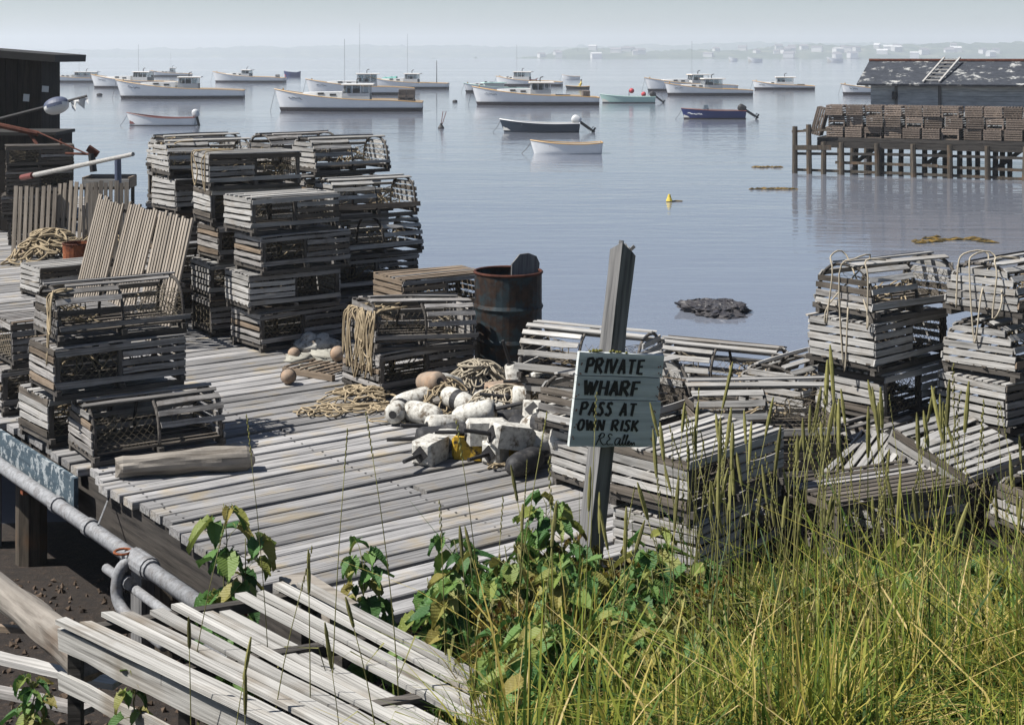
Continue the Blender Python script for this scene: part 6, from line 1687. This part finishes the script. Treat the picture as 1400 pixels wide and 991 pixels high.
PLn = [ # x, top y, depth, leaves, label, scale, stems
 (310, 682, 6.15, 16, 'big-leaved bramble rising alone beside the wharf edge and pipe', 1.25, 2),
 (508, 750, 6.2, 16, 'slim bramble standing against the bare planks', 0.95, 1),
 (722, 680, 6.1, 16, 'tall bramble in front of the plank deck, nearest the sign post', 1.05, 1),
 (580, 795, 5.9, 10, 'bramble bush spreading at the crate corner', 0.9, 2),
 (610, 790, 5.6, 18, 'broad bramble bush below the slim one', 1.05, 2),
 (640, 745, 5.9, 20, 'leafy bramble clump before the plank ends', 1.05, 2),
 (680, 770, 5.6, 18, 'bramble clump under the tall bramble', 1.0, 2),
 (748, 765, 5.9, 16, 'small-leaved bramble at the foot of the sign post', 0.8, 2),
 (790, 790, 5.5, 16, 'bramble among grass left of the pale trap pair', 0.9, 2),
 (690, 880, 5.0, 12, 'low bramble beside the slats of the crate', 0.9, 2),
 (700, 860, 4.9, 14, 'low bramble in the grass under the bramble clump', 0.85, 2),
 (890, 820, 5.2, 15, 'broad-leaved bramble in the grass by the pale trap pair', 1.15, 2),
 (905, 860, 4.8, 10, 'low broad-leaved plant below the one by the pale traps', 1.1, 1),
 (1010, 800, 5.4, 12, 'dark-leaved plant buried in the tall grass before the dark trap', 0.9, 2),
 (760, 905, 4.5, 12, 'green-leaved plant low in the grass under the sign', 0.85, 2),
 (48, 925, 5.2, 10, 'small green plant by the loose boards under the trunk', 0.7, 1),
 (195, 915, 5.3, 6, 'small seedling under the slats of the crate', 0.6, 1),
]
for i, (x, y, Yd, n_, lb, sc_, stm) in enumerate(PLn):
    p, zt_ = bpx(x, y, Yd); bramble(p, max(0.2, zt_ - p.z), int(n_ * 1.8), lb, 50 + i, meshes=LEAF, sc=sc_, stems=stm)
rb_ = random.Random(77)
for i in range(52):
    Yd = rb_.uniform(4.4, 6.0); x = rb_.uniform(610, 900) if i < 34 else rb_.uniform(900, 1380)
    if Yd < 5.2 and x < 720: x += 110
    y = lerp(930, 720, (Yd - 4.2) / 1.9) + rb_.uniform(-30, 40)
    p, zt_ = bpx(x, y, Yd)
    bramble(p, min(0.7, max(0.26, zt_ - p.z)), rb_.randint(14, 22), 'leafy green bramble ' + ('beside the crate slats' if x < 660 else ('in the thicket below the sign' if x < 830 else ('below the pale traps at the sign' if x < 960 else 'in the tall bank grass'))), 300 + i, meshes=LEAF, sc=rb_.uniform(0.7, 1.1), stems=2, group='brambles ' + ('beside the crate' if x < 660 else ('below the sign' if x < 830 else ('below the pale traps' if x < 960 else 'in the grass'))))
for i, (x, y, Yd, lb) in enumerate([(800, 722, 6.1, 'yellowing small-leaved plant right at the sign post'), (770, 745, 6.0, 'yellow-green twiggy plant left of the sign post foot'), (720, 790, 5.6, 'yellowing weed among the bramble clumps'), (835, 760, 5.8, 'yellow weed before the pale trap pair'), (670, 820, 5.2, 'rusty yellow weed low among brambles'), (760, 830, 5.3, 'yellowing weed in the grass below the sign')] + [(rb_.uniform(700, 1380), rb_.uniform(790, 900), rb_.uniform(4.6, 5.7), 'yellow-green small-leaved weed in the bank thicket') for _ in range(26)]):
    p, zt_ = bpx(x, y, Yd); bramble(p, max(0.2, zt_ - p.z), 34, lb, 90 + i, meshes=YLEAF, sc=0.9, stems=3, group='yellow weeds of the bank thicket' if i > 5 else None)
